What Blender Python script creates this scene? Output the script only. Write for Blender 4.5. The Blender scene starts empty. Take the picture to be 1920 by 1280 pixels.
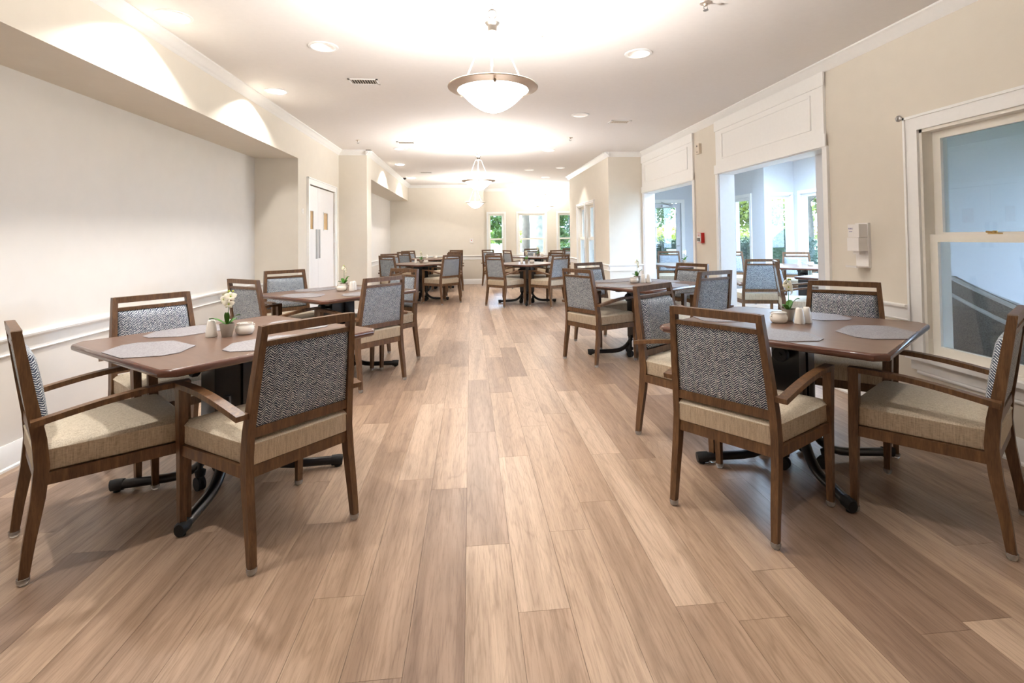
import bpy, bmesh, math, random
import numpy as np
from mathutils import Vector, Matrix
random.seed(7); rng = np.random.default_rng(7)
PI = math.pi
S = bpy.context.scene; C = S.collection
# ---------------------------------------------------------------- camera (solved from the photograph's vanishing lines)
cd = bpy.data.cameras.new('camera'); cam = bpy.data.objects.new('camera', cd); C.objects.link(cam)
yaw, pit, rol, H = .0986, .0242, -.0127, 1.2645
R_ = Vector((math.cos(yaw), -math.sin(yaw), 0)); F_ = Vector((math.sin(yaw)*math.cos(pit), math.cos(yaw)*math.cos(pit), math.sin(pit)))
U_ = R_.cross(F_); r2 = R_*math.cos(rol)+U_*math.sin(rol); u2 = U_*math.cos(rol)-R_*math.sin(rol)
M = Matrix((r2, u2, -F_)).transposed().to_4x4(); M.translation = Vector((0, 0, H)); cam.matrix_world = M
cd.sensor_width = 36; cd.lens = 957.14/1920*36; cd.shift_x = (960-976.17)/1920; cd.shift_y = (420.35-640)/1920
cd.clip_start = .05; cd.clip_end = 900
S.camera = cam
# ---------------------------------------------------------------- world, exposure
S.view_settings.view_transform = 'Standard'; S.view_settings.look = 'None'; S.view_settings.gamma = 1
S.view_settings.use_curve_mapping = False
S.view_settings.exposure = 1.56
W = bpy.data.worlds.new('sky'); S.world = W; W.use_nodes = True
wb = W.node_tree.nodes['Background']; wb.inputs[0].default_value = (.60, .77, 1, 1); wb.inputs[1].default_value = 6.5
PEND_W, BOWL_E, SPOT_W, DOWN_W = 46, 6.5, 35, 16
sl = bpy.data.lights.new('sun', 'SUN'); sl.energy = 5.5; sl.angle = .03; sl.color = (.86, .94, 1)
so = bpy.data.objects.new('sun', sl); so.rotation_euler = (math.radians(50), 0, math.radians(-80)); C.objects.link(so)

# ---------------------------------------------------------------- node helpers
def s2l(c): return tuple((x/255/12.92 if x/255 <= .04045 else ((x/255+.055)/1.055)**2.4) for x in c)+(1,)
class NT:
    def __init__(s, name):
        s.m = bpy.data.materials.new(name); s.m.use_nodes = True; s.t = s.m.node_tree; s.n = s.t.nodes
        s.b = s.n['Principled BSDF']
    def new(s, ty, **k):
        n = s.n.new(ty)
        for a, v in k.items(): setattr(n, a, v)
        return n
    def link(s, a, b): s.t.links.new(a, b)
    def math(s, op, a, b=None, clamp=False):
        n = s.new('ShaderNodeMath', operation=op, use_clamp=clamp)
        for i, v in enumerate((a, b)):
            if v is None: continue
            if hasattr(v, 'links'): s.link(v, n.inputs[i])
            else: n.inputs[i].default_value = v
        return n.outputs[0]
    def mapping(s, src, scale, loc=None):
        n = s.new('ShaderNodeMapping'); s.link(src, n.inputs[0]); n.inputs['Scale'].default_value = scale
        if loc is not None:
            if hasattr(loc, 'links'): s.link(loc, n.inputs['Location'])
            else: n.inputs['Location'].default_value = loc
        return n.outputs[0]
    def noise(s, vec, scale, detail=3, rough=.5, dist=0):
        n = s.new('ShaderNodeTexNoise'); s.link(vec, n.inputs['Vector']); n.inputs['Scale'].default_value = scale
        n.inputs['Detail'].default_value = detail; n.inputs['Roughness'].default_value = rough; n.inputs['Distortion'].default_value = dist
        return n.outputs['Fac']
    def ramp(s, f, stops):
        n = s.new('ShaderNodeValToRGB'); s.link(f, n.inputs[0]); cr = n.color_ramp
        while len(cr.elements) < len(stops): cr.elements.new(.5)
        for e, (p, c) in zip(cr.elements, stops): e.position = p; e.color = c
        return n.outputs[0]
    def mix(s, f, a, b, mode='MIX'):
        n = s.new('ShaderNodeMix', data_type='RGBA', blend_type=mode)
        for i, v in ((0, f), (6, a), (7, b)):
            if hasattr(v, 'links'): s.link(v, n.inputs[i])
            else: n.inputs[i].default_value = v
        return n.outputs[2]
    def bump(s, h, strength=.3, dist=.002):
        n = s.new('ShaderNodeBump'); s.link(h, n.inputs['Height']); n.inputs['Strength'].default_value = strength; n.inputs['Distance'].default_value = dist
        s.link(n.outputs[0], s.b.inputs['Normal'])
def oc(t): return t.new('ShaderNodeTexCoord').outputs['Object']
def plain(name, rgb, rough=.5, metal=0, noise=.04, scale=30, coat=0, spec=None):
    t = NT(name); c = s2l(rgb); v = oc(t)
    f = t.noise(v, scale, 2)
    lo = tuple(x*(1-noise) for x in c[:3])+(1,); hi = tuple(min(1, x*(1+noise)) for x in c[:3])+(1,)
    t.link(t.ramp(f, [(.3, lo), (.7, hi)]), t.b.inputs['Base Color'])
    t.b.inputs['Roughness'].default_value = rough; t.b.inputs['Metallic'].default_value = metal
    t.b.inputs['Coat Weight'].default_value = coat
    if spec is not None: t.b.inputs['Specular IOR Level'].default_value = spec
    return t.m
MT = {}
MT['wall'] = plain('wall_paint', (227, 219, 205), .75, scale=8, noise=.012)
MT['wall_grey'] = plain('recess_paint', (229, 224, 217), .75, scale=8, noise=.012)
MT['trim'] = plain('trim_paint', (245, 244, 241), .4, noise=.01)
MT['ceiling'] = plain('ceiling_paint', (235, 231, 227), .85, noise=.01)
MT['sunwall'] = plain('daylight_tinted_wall_paint', (222, 224, 228), .75, noise=.012)  # same wall paint, with the cool daylight tint put into its colour
MT['door'] = plain('door_paint', (240, 238, 236), .4, noise=.01)
MT['sash'] = plain('window_vinyl', (246, 241, 230), .4, noise=.01)
MT['black'] = plain('black_powder_coat', (20, 20, 24), .28, noise=.1, coat=.3)
MT['rubber'] = plain('black_rubber', (22, 22, 24), .6)
MT['nickel'] = plain('satin_nickel', (212, 198, 184), .42, .75, noise=.03)
MT['nickel_dark'] = plain('shade_toned_nickel', (150, 142, 134), .35, .95, noise=.03)  # nickel copy with shade put into its colour, against the blown-out ceiling
MT['steel'] = plain('brushed_steel', (170, 168, 166), .35, .9)
MT['pottery'] = plain('white_porcelain', (240, 234, 224), .25, noise=.01, coat=.3)
MT['pot'] = plain('grey_clay', (158, 145, 132), .7)
MT['petal'] = plain('orchid_petal', (246, 238, 216), .55, noise=.05, scale=90)
MT['bud'] = plain('orchid_bud', (176, 188, 60), .5)
MT['leaf'] = plain('orchid_leaf', (62, 120, 30), .4, noise=.35, scale=40)
MT['soil'] = plain('moss', (84, 70, 44), .9, noise=.3, scale=200)
MT['red'] = plain('alarm_red', (205, 38, 34), .4)
MT['white_plastic'] = plain('white_plastic', (238, 234, 230), .35, noise=.01)
MT['beige_plastic'] = plain('beige_plastic', (222, 210, 192), .5, noise=.01)
MT['ink'] = plain('dark_ink', (40, 34, 34), .6)
MT['purple'] = plain('purple_ink', (84, 70, 160), .6)
MT['slot'] = plain('painted_duct_shade', (70, 62, 54), .8)  # dark tone that paints the shade inside the vents
MT['brass'] = plain('brass_lock', (190, 160, 100), .3, .9)
MT['tan_glass'] = plain('tan_vision_glass', (206, 166, 110), .2)
MT['grout'] = plain('subfloor', (96, 74, 58), .8)
MT['wicker'] = plain('woven_grey_vinyl', (150, 145, 140), .7, noise=.25, scale=120)
MT['piping'] = plain('white_piping', (236, 238, 242), .5)
MT['trunk'] = plain('pale_bark', (132, 126, 112), .9, noise=.3, scale=6)
MT['darktrunk'] = plain('dark_bark', (84, 74, 62), .9, noise=.3, scale=8)
MT['stone'] = plain('white_stone', (226, 224, 220), .7)
def foliage(name, lo, hi):
    t = NT(name); v = oc(t)
    f = t.noise(v, 1.3, 4, .7)
    t.link(t.ramp(f, [(.3, s2l(lo)), (.68, s2l(hi))]), t.b.inputs['Base Color'])
    t.b.inputs['Roughness'].default_value = .6
    tr = t.new('ShaderNodeBsdfTranslucent'); tr.inputs[0].default_value = s2l(hi)
    ms = t.new('ShaderNodeMixShader'); ms.inputs[0].default_value = .35
    t.link(t.b.outputs[0], ms.inputs[1]); t.link(tr.outputs[0], ms.inputs[2]); t.link(ms.outputs[0], t.n['Material Output'].inputs[0])
    return t.m
MT['leaf_light'] = foliage('leaves_yellow_green', (84, 100, 34), (150, 156, 66))
MT['leaf_mid'] = foliage('leaves_mid_green', (40, 62, 26), (92, 116, 52))
MT['leaf_dark'] = foliage('leaves_dark_green', (26, 44, 30), (62, 84, 60))
MT['grass'] = foliage('lawn_grass', (62, 84, 34), (86, 108, 46))
def glassmat(name, tint=(.93, .97, 1, 1)):
    t = NT(name); t.n.remove(t.b)
    tr = t.new('ShaderNodeBsdfTransparent'); tr.inputs[0].default_value = tint
    gl = t.new('ShaderNodeBsdfGlossy'); gl.inputs['Roughness'].default_value = .01
    g = t.new('ShaderNodeNewGeometry'); dp = t.new('ShaderNodeVectorMath', operation='DOT_PRODUCT'); t.link(g.outputs['Normal'], dp.inputs[0]); t.link(g.outputs['Incoming'], dp.inputs[1])
    f5 = t.math('POWER', t.math('SUBTRACT', 1, t.math('ABSOLUTE', dp.outputs['Value'])), 5)      # thin pane: Schlick reflectance per face
    ms = t.new('ShaderNodeMixShader'); t.link(t.math('ADD', t.math('MULTIPLY', f5, .9), .045), ms.inputs[0]); t.link(tr.outputs[0], ms.inputs[1]); t.link(gl.outputs[0], ms.inputs[2])
    t.link(ms.outputs[0], t.n['Material Output'].inputs[0]); return t.m
MT['glass'] = glassmat('window_glass')
MT['tinted'] = glassmat('insulated_glass', (.80, .80, .80, 1))
def clear():
    t = NT('clear_plastic'); b = t.b; b.inputs['Transmission Weight'].default_value = .7; b.inputs['Roughness'].default_value = .12
    b.inputs['Base Color'].default_value = (.85, .8, .75, 1); b.inputs['IOR'].default_value = 1.3; return t.m
MT['clear'] = clear()
def emis(name, col, e):
    t = NT(name); t.b.inputs['Base Color'].default_value = (.9, .88, .85, 1)
    t.b.inputs['Emission Color'].default_value = col; t.b.inputs['Emission Strength'].default_value = e; return t.m
MT['bowl'] = emis('lit_alabaster_glass', (1, .97, .93, 1), BOWL_E)
MT['bulb'] = emis('lit_lamp_lens', (1, .93, .84, 1), 5)
MT['bulb_dim'] = emis('dim_lamp_lens', (1, .9, .82, 1), .7)
def wood():
    t = NT('walnut_stained_frame'); v = t.mapping(oc(t), (1, 1, .12))
    f = t.noise(v, 55, 5, .6, .5); g = t.noise(v, 240, 2)
    c = t.ramp(f, [(.28, s2l((72, 47, 28))), (.55, s2l((106, 74, 46))), (.75, s2l((134, 98, 63)))])
    c = t.mix(.18, c, t.ramp(g, [(.4, s2l((66, 42, 26))), (.6, s2l((128, 96, 66)))]))
    t.link(c, t.b.inputs['Base Color']); t.b.inputs['Roughness'].default_value = .38; t.bump(f, .15, .001); return t.m
MT['wood'] = wood()
def laminate():
    t = NT('brown_laminate'); v = t.mapping(oc(t), (1, .12, 1))
    f = t.noise(v, 40, 5, .6); c = t.ramp(f, [(.3, s2l((104, 80, 66))), (.7, s2l((118, 92, 77)))])
    t.link(c, t.b.inputs['Base Color']); t.b.inputs['Roughness'].default_value = .3; return t.m
MT['laminate'] = laminate()
MT['edge'] = plain('red_brown_edge', (94, 60, 48), .25, noise=.08, scale=20, coat=.3)
def herring():
    t = NT('navy_herringbone_weave'); sp = t.new('ShaderNodeSeparateXYZ'); o = oc(t); t.link(o, sp.inputs[0])
    x, z = sp.outputs[0], sp.outputs[2]
    n1 = t.noise(t.mapping(o, (1, 0, 1)), 70, 2)
    xx = t.math('ADD', t.math('DIVIDE', x, .036), t.math('MULTIPLY', n1, .25))
    tri = t.math('MULTIPLY', t.math('ABSOLUTE', t.math('SUBTRACT', t.math('FRACT', t.math('ADD', xx, 50)), .5)), 2)
    s_ = t.math('ADD', t.math('ADD', t.math('DIVIDE', z, .0098), t.math('MULTIPLY', tri, 1.6)), t.math('MULTIPLY', n1, .5))
    st = t.math('ABSOLUTE', t.math('SUBTRACT', t.math('FRACT', t.math('ADD', s_, 50)), .5))     # 0..0.5
    th = t.math('MULTIPLY', t.math('SUBTRACT', t.math('ADD', t.math('MULTIPLY', t.noise(t.mapping(o, (1, .01, 1)), 130, 3, .7), .62), t.math('MULTIPLY', t.noise(t.mapping(o, (1, .01, 1.3)), 90, 1, .4), .38)), .29), .85)
    f = t.math('MULTIPLY', t.math('SUBTRACT', th, st), 9); f = t.math('ADD', f, .5, True)
    big = t.noise(o, 14, 2)
    dark = t.ramp(big, [(.35, s2l((32, 46, 70))), (.65, s2l((48, 64, 88)))])
    t.link(t.mix(f, dark, s2l((224, 229, 230))), t.b.inputs['Base Color']); t.b.inputs['Roughness'].default_value = .85
    t.b.inputs['Sheen Weight'].default_value = .15; t.bump(f, .3, .001); return t.m
MT['herring'] = herring()
def linen():
    t = NT('cream_linen_vinyl'); o = oc(t)
    a = t.noise(t.mapping(o, (1, 1, .08)), 210, 3, .7); b = t.noise(t.mapping(o, (1, .2, 1)), 260, 2)
    f = t.math('ADD', t.math('MULTIPLY', a, .65), t.math('MULTIPLY', b, .35))
    t.link(t.ramp(f, [(.36, s2l((176, 160, 136))), (.5, s2l((206, 192, 169))), (.64, s2l((222, 210, 190)))]), t.b.inputs['Base Color'])
    t.b.inputs['Roughness'].default_value = .65; t.bump(f, .2, .0008); return t.m
MT['linen'] = linen()
def matfab():
    t = NT('silver_woven_mat'); o = oc(t); sp = t.new('ShaderNodeSeparateXYZ'); t.link(o, sp.inputs[0])
    a = t.math('SINE', t.math('MULTIPLY', t.math('ADD', sp.outputs[0], sp.outputs[1]), 900)); b = t.math('SINE', t.math('MULTIPLY', t.math('SUBTRACT', sp.outputs[0], sp.outputs[1]), 900))
    f = t.math('ADD', t.math('MULTIPLY', t.math('MULTIPLY', a, b), .4), t.noise(o, 150, 2))
    t.link(t.ramp(f, [(.2, s2l((104, 100, 102))), (.75, s2l((166, 162, 166)))]), t.b.inputs['Base Color']); t.b.inputs['Roughness'].default_value = .5
    t.bump(f, .4, .001); return t.m
MT['mat'] = matfab()
def plankmat(island):
    t = NT('oak_vinyl_plank' + ('_far' if island else '')); o = oc(t)
    if island:
        g = t.new('ShaderNodeNewGeometry'); r = g.outputs['Random Per Island']
    else:
        g = t.new('ShaderNodeObjectInfo'); r = g.outputs['Random']
    cx = t.new('ShaderNodeCombineXYZ'); t.link(t.math('MULTIPLY', r, 37), cx.inputs[0]); t.link(t.math('MULTIPLY', r, 91), cx.inputs[1]); t.link(t.math('MULTIPLY', r, 13), cx.inputs[2])
    v = t.mapping(o, (1, .045, 1), cx.outputs[0])
    v2 = t.mapping(o, (1, .11, 1), cx.outputs[0])
    n = t.noise(v2, 5, 3, .55, .4)
    rings = t.math('FRACT', t.math('MULTIPLY', n, 11)); rings = t.math('ABSOLUTE', t.math('SUBTRACT', rings, .5))
    fine = t.noise(v, 170, 3, .7); mid = t.noise(v, 14, 3, .6)
    base = t.ramp(r, [(0, s2l((154, 128, 109))), (.25, s2l((176, 149, 127))), (.65, s2l((188, 161, 137))), (1, s2l((202, 177, 154)))])
    g1 = t.ramp(fine, [(.32, (.58, .54, .5, 1)), (.54, (1, 1, 1, 1))])
    g2 = t.ramp(mid, [(.32, (.70, .66, .63, 1)), (.62, (1.05, 1.05, 1.05, 1))])
    g3 = t.ramp(rings, [(0, (.6, .55, .5, 1)), (.16, (1, 1, 1, 1))])
    c = t.mix(.62, base, g1, 'MULTIPLY'); c = t.mix(.9, c, g2, 'MULTIPLY'); c = t.mix(.38, c, g3, 'MULTIPLY')
    t.link(c, t.b.inputs['Base Color'])
    t.link(t.math('ADD', t.math('MULTIPLY', fine, -.12), .39), t.b.inputs['Roughness'])
    t.bump(fine, .12, .0006); return t.m
MT['plank'] = plankmat(False); MT['plank_far'] = plankmat(True)

# ---------------------------------------------------------------- mesh helpers
def box(bm, x0, x1, y0, y1, z0, z1):
    v = [bm.verts.new(p) for p in ((x0, y0, z0), (x1, y0, z0), (x1, y1, z0), (x0, y1, z0), (x0, y0, z1), (x1, y0, z1), (x1, y1, z1), (x0, y1, z1))]
    for f in ((3, 2, 1, 0), (4, 5, 6, 7), (0, 1, 5, 4), (1, 2, 6, 5), (2, 3, 7, 6), (3, 0, 4, 7)): bm.faces.new([v[i] for i in f])
def loft(bm, secs, cap=True):
    rows = [[bm.verts.new(p) for p in s] for s in secs]; n = len(rows[0])
    for a, b in zip(rows, rows[1:]):
        for i in range(n): bm.faces.new((a[i], a[(i+1) % n], b[(i+1) % n], b[i]))
    if cap: bm.faces.new(rows[0][::-1]); bm.faces.new(rows[-1])
def post(bm, pts):      # pts: x,y,z,wx,wy
    loft(bm, [[(x-a/2, y-b/2, z), (x+a/2, y-b/2, z), (x+a/2, y+b/2, z), (x-a/2, y+b/2, z)] for x, y, z, a, b in pts])
def bar(bm, pts, w, h, up=None):     # rectangular bar along a polyline; w horizontal, h vertical
    secs = []; P = [Vector(p) for p in pts]
    for i, p in enumerate(P):
        d = (P[min(i+1, len(P)-1)]-P[max(i-1, 0)]).normalized()
        s = d.cross(up or Vector((0, 0, 1))).normalized(); u = s.cross(d)
        secs.append([p-s*w/2-u*h/2, p+s*w/2-u*h/2, p+s*w/2+u*h/2, p-s*w/2+u*h/2])
    loft(bm, secs)
def tube(bm, pts, r, n=10, rz=None, radii=None):
    secs = []; P = [Vector(p) for p in pts]
    for i, p in enumerate(P):
        d = (P[min(i+1, len(P)-1)]-P[max(i-1, 0)]).normalized()
        a = Vector((0, 0, 1)) if abs(d.z) < .95 else Vector((1, 0, 0))
        s = d.cross(a).normalized(); u = s.cross(d); q = radii[i] if radii else r
        secs.append([p+s*math.cos(2*PI*k/n)*q+u*math.sin(2*PI*k/n)*(q if rz is None else rz) for k in range(n)])
    loft(bm, secs)
def lathe(bm, prof, n=24, c=(0, 0, 0), close=False):
    rows = []
    for r, z in prof:
        if r < 1e-5: rows.append([bm.verts.new((c[0], c[1], c[2]+z))])
        else: rows.append([bm.verts.new((c[0]+r*math.cos(2*PI*k/n), c[1]+r*math.sin(2*PI*k/n), c[2]+z)) for k in range(n)])
    for a, b in zip(rows, rows[1:]):
        for i in range(n):
            j = (i+1) % n
            q = [a[i % len(a)], a[j % len(a)], b[j % len(b)], b[i % len(b)]]; u = []
            for v in q:
                if v not in u: u.append(v)
            if len(u) > 2: bm.faces.new(u)
def ext(bm, prof, p, q, nrm):     # profile (out, up) extruded from p to q; nrm = outward normal in plan
    p, q, nrm = Vector(p), Vector(q), Vector(nrm)
    loft(bm, [[a+nrm*o+Vector((0, 0, u)) for o, u in prof] for a in (p, q)])
def fin(name, bm, mat, parent=None, smooth=False, bevel=0, seg=2, sharp=40, label=None):
    if bevel:
        e = [e for e in bm.edges if len(e.link_faces) == 2 and e.calc_face_angle(0) > .5]
        bmesh.ops.bevel(bm, geom=e, offset=bevel, segments=seg, affect='EDGES', profile=.5, clamp_overlap=True)
    bmesh.ops.recalc_face_normals(bm, faces=bm.faces)
    me = bpy.data.meshes.new(name); bm.to_mesh(me); bm.free(); me.materials.append(MT[mat] if isinstance(mat, str) else mat)
    if smooth or bevel:
        me.shade_smooth()
        me.set_sharp_from_angle(angle=math.radians(sharp))
    o = bpy.data.objects.new(name, me); C.objects.link(o)
    if parent: o.parent = parent
    if label: o['label'] = label
    return o
B = bmesh.new
def tag(o, label, cat, group=None):
    o['label'] = label; o['category'] = cat
    if group: o['group'] = group
    return o
def empty(name, loc=(0, 0, 0), rz=0):
    o = bpy.data.objects.new(name, None); o.empty_display_size = .1; C.objects.link(o); o.location = loc; o.rotation_euler = (0, 0, rz); return o
def struct(name, bm, mat, **k):
    o = fin(name, bm, mat, **k); o['kind'] = 'structure'; return o
def copy_tree(o, parent=None):
    c = o.copy(); C.objects.link(c); c.parent = parent
    for ch in list(KIDS(o)): copy_tree(ch, c)
    return c
def KIDS(o): return list(o.children)
def mesh_np(name, V, Fc, mat, parent=None):
    me = bpy.data.meshes.new(name); me.from_pydata(V, [], Fc); me.update(); me.materials.append(MT[mat])
    o = bpy.data.objects.new(name, me); C.objects.link(o)
    if parent: o.parent = parent
    return o

# ================================================================ SETTING
HC = 2.682; KC = .074; WR = 2.955; WL = -2.084; WREC = -2.591; ZS = 2.257; YB = -3.0; WT = 0.18
# ---- floor and planks
bm = B(); box(bm, -2.9, 6.6, YB-.2, 15.3, -.06, -.004); floor = struct('floor', bm, 'grout')
PW, PL = .178, 1.22
bm = B(); box(bm, 0.0006, PW-.0006, .0006, PL-.0006, -.004, 0); pm = fin('plank_master', bm, 'plank'); pme = pm.data; bpy.data.objects.remove(pm)
cells = []
nrow = 0
for r in range(-16, 36):
    x = r*PW-.03
    off = random.random()*PL
    y = -3.2-off
    while y < 15.2:
        cells.append((x, y)); y += PL
def px_size(x, y):
    yc = y+PL/2
    if yc < 1.2: return 0
    u = 882+957*(x+.09)/yc
    if u < -60 or u > 1990: return 0
    if x > WR-.1 or (x < WREC-.1): return 0
    if x < -2.2 and yc > 6.4: return 0
    return 1/yc
cells.sort(key=lambda c: -px_size(*c))
near = cells[:296]; far = cells[296:]
for x, y in near:
    o = bpy.data.objects.new('plank', pme); C.objects.link(o); o.parent = floor; o.location = (x, y, 0)
bm = B()
for x, y in far:
    if -2.8 < x < 6.4: box(bm, x+.0006, x+PW-.0006, y+.0006, y+PL-.0006, -.004, 0)
o = fin('plank', bm, 'plank_far', floor); o['kind'] = 'stuff'

# ---- recessed-light positions (cut into the ceiling)
DL = [(-1.846, 3.384, 1), (-1.824, 5.033, 1), (-1.063, 3.849, 0), (1.321, 3.841, 0), (1.297, 5.847, 0), (-1.086, 8.209, 0), (-1.33, 9.94, 2), (-1.36, 12.2, 2),
      (1.303, 8.297, 0), (1.873, 10.397, 0), (1.257, 10.734, 0), (1.813, 12.093, 0), (-1.84, 1.7, 1), (1.3, 1.2, 0)]
SKY = (3.7, 5.7, 5.0, 8.7)      # unseen roof light, added to brighten the sunroom
bm = B(); box(bm, -2.95, 3.3, YB-.2, 15.3, HC, HC+.14); ceil = struct('ceiling', bm, 'ceiling')
bm = B()
for x, y, k in DL: lathe(bm, [(0, -.1), (.088, -.1), (.088, .12), (0, .12)], 24, (x, y, HC))
cut = fin('cutter', bm, 'ceiling')
md = ceil.modifiers.new('b', 'BOOLEAN'); md.object = cut; md.operation = 'DIFFERENCE'; md.solver = 'EXACT'
dg = bpy.context.evaluated_depsgraph_get(); nm = bpy.data.meshes.new_from_object(ceil.evaluated_get(dg)); ceil.modifiers.clear(); ceil.data = nm
bpy.data.objects.remove(cut)
for x, y, k in DL:
    t = empty('recessed_light', (x, y, HC))
    bm = B(); lathe(bm, [(.086, -.001), (.086, -.008), (.104, -.006), (.106, 0), (.086, 0)], 32); fin('trim_ring', bm, 'trim', t, True)
    bm = B(); lathe(bm, [(.087, -.001), (.080, .04), (.062, .085), (.062, .09), (.0865, .09), (.0878, -.001)], 32); fin('reflector', bm, 'white_plastic', t, True)
    bm = B(); lathe(bm, [(0, .070), (.035, .072), (.055, .082), (.06, .088), (0, .088)], 24); fin('lamp', bm, 'bulb' if k else 'bulb_dim', t, True)
    ld = bpy.data.lights.new('lamp_light', 'SPOT'); ld.energy = {0: DOWN_W, 1: SPOT_W, 2: SPOT_W*.8}[k]; ld.spot_size = math.radians(128 if k else 100); ld.spot_blend = .18 if k else .6; ld.shadow_soft_size = .05
    ld.color = (1, .972, .935); lo = bpy.data.objects.new('lamp_light', ld); C.objects.link(lo); lo.parent = t; lo.location = (0, 0, .05)
    names = {(-1.846, 3.384): 'round recessed ceiling light nearest the left crown moulding at top left', (-1.824, 5.033): 'recessed ceiling light by the left moulding, second from the camera',
             (-1.063, 3.849): 'recessed ceiling light left of the nearest pendant, away from the wall', (1.321, 3.841): 'recessed ceiling light right of the nearest pendant',
             (1.297, 5.847): 'recessed ceiling light right of the second pendant, left of the right vent', (-1.086, 8.209): 'recessed ceiling light just behind the third vent on the left',
             (-1.33, 9.94): 'recessed ceiling light beside the far left bulkhead, nearer of two', (-1.36, 12.2): 'recessed ceiling light beside the far left bulkhead, farther of two',
             (1.303, 8.297): 'recessed ceiling light on the right, level with the projecting right wall corner', (1.873, 10.397): 'recessed ceiling light closest to the far right crown moulding',
             (1.257, 10.734): 'recessed ceiling light far back between second and third pendants on the right', (1.813, 12.093): 'farthest recessed ceiling light on the right, before the fourth pendant'}
    tag(t, names.get((x, y), 'recessed ceiling light out of view, ' + {(-1.84, 1.7): 'above the camera by the left moulding', (1.3, 1.2): 'above the camera on the right', (-1.06, -.4): 'behind the camera on the left', (1.3, -1.2): 'behind the camera on the right'}[(x, y)] if (x, y) not in names else ''), 'ceiling light', 'recessed ceiling lights')

bm = B()
for q in ((3.3, SKY[0], YB-.2, 15.3), (SKY[1], 6.8, YB-.2, 15.3), (SKY[0], SKY[1], YB-.2, SKY[2]), (SKY[0], SKY[1], SKY[3], 15.3)): box(bm, *q, HC, HC+.14)
struct('ceiling_sunroom', bm, 'ceiling')
bm = B()
for i in range(4): yy = SKY[2]+i*(SKY[3]-SKY[2])/3; box(bm, SKY[0], SKY[1], yy-.03, yy+.03, HC+.14, HC+.20)
rl = struct('window_14', bm, 'trim')  # glazing bars of the added, unseen roof light
bm = B(); box(bm, SKY[0]-.05, SKY[1]+.05, SKY[2]-.05, SKY[3]+.05, HC+.20, HC+.206); fin('pane', bm, 'glass', rl)

# ---- walls
def wbox(name, mat, boxes):
    bm = B()
    for b in boxes: box(bm, *b)
    return struct(name, bm, mat)
wbox('wall_left_recess', 'wall_grey', [(-2.8, WREC, YB, 6.45, 0, ZS)])
wbox('wall_left_bulkhead', 'wall', [(-2.8, WL, YB, 6.45, ZS, HC)])
DY0, DY1, DZ = 6.86, 8.10, 1.985
wbox('wall_left', 'wall', [(-2.8, WL, 6.45, DY0, 0, HC), (-2.8, WL, DY1, 8.39, 0, HC), (-2.8, WL, DY0, DY1, DZ, HC), (-2.8, -2.16, DY0, DY1, 0, DZ)])
WL2 = -1.646; WREC2 = -2.12
wbox('wall_left_pier', 'wall', [(-2.8, WL2, 8.39, 8.75, 0, HC)])
wbox('wall_left_far_recess', 'wall_grey', [(-2.8, WREC2, 8.75, 13.9, 0, ZS)])
wbox('wall_left_far_bulkhead', 'wall', [(-2.8, WL2, 8.75, 13.9, ZS, HC)])
wbox('wall_far', 'wall', [(-2.8, .37, 13.9, 15.15, 0, HC)])
W1, W2, W3 = (.53, 1.0), (1.40, 2.22), (2.60, 3.07)
ZB, ZT = .74, 1.955
wbox('wall_bay', 'wall', [(.37, W1[0], 15, 15.15, 0, HC), (W1[1], W2[0], 15, 15.15, 0, HC), (W2[1], W3[0], 15, 15.15, 0, HC), (W3[1], 4.0, 15, 15.15, 0, HC)] +
     [(a, b, 15, 15.15, 0, ZB) for a, b in (W1, W2, W3)] + [(a, b, 15, 15.15, ZT, HC) for a, b in (W1, W2, W3)])
wbox('wall_bay_right', 'wall', [(4.0, 4.15, 11.9, 15.15, 0, HC)])
WR2 = 2.349
IW = (9.50, 11.0, .60, 1.90)
wbox('wall_right_far', 'wall', [(WR2, WR2+.15, 8.48, IW[0], 0, HC), (WR2, WR2+.15, IW[1], 11.9, 0, HC), (WR2, WR2+.15, IW[0], IW[1], 0, IW[2]), (WR2, WR2+.15, IW[0], IW[1], IW[3], HC)])
wbox('wall_right_pier', 'wall', [(WR2+.15, WR+.0, 8.48, 8.63, 0, HC), (WR, WR+WT, 8.44, 8.63, 0, HC)])
OP1, OP2, HZ = (6.50, 8.44), (3.985, 5.80), 1.985
WIN = (2.23, 3.08, .45, 1.935)
wbox('wall_right', 'wall', [(WR, WR+WT, YB, WIN[0], 0, HC), (WR, WR+WT, WIN[0], WIN[1], 0, WIN[2]), (WR, WR+WT, WIN[0], WIN[1], WIN[3], HC), (WR, WR+WT, WIN[1], OP2[0], 0, HC),
     (WR, WR+WT, OP2[1], OP1[0], 0, HC), (WR, WR+WT, OP2[0], OP2[1], HZ, HC), (WR, WR+WT, OP1[0], OP1[1], HZ, HC)])
wbox('wall_back', 'wall', [(-2.8, 6.6, YB-.15, YB, 0, HC)])
# sunroom walls (cool daylight tint mixed into their paint colour)
SX, SX2 = 5.74, 6.36
DOOR = (4.30, 5.02, 2.02)
def wall_with_holes_y(name, y0, y1, x0, x1, holes, mat='sunwall'):
    bx = []; x = x0
    for a, b, z0, z1 in sorted(holes):
        bx += [(x, a, y0, y1, 0, HC), (a, b, y0, y1, z1, HC)] + ([(a, b, y0, y1, 0, z0)] if z0 > 0 else []); x = b
    bx.append((x, x1, y0, y1, 0, HC)); return wbox(name, mat, bx)
def wall_with_holes_x(name, x0, x1, y0, y1, holes, mat='sunwall'):
    bx = []; y = y0
    for a, b, z0, z1 in sorted(holes):
        bx += [(x0, x1, y, a, 0, HC), (x0, x1, a, b, z1, HC)] + ([(x0, x1, a, b, 0, z0)] if z0 > 0 else []); y = b
    bx.append((x0, x1, y, y1, 0, HC)); return wbox(name, mat, bx)
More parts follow.
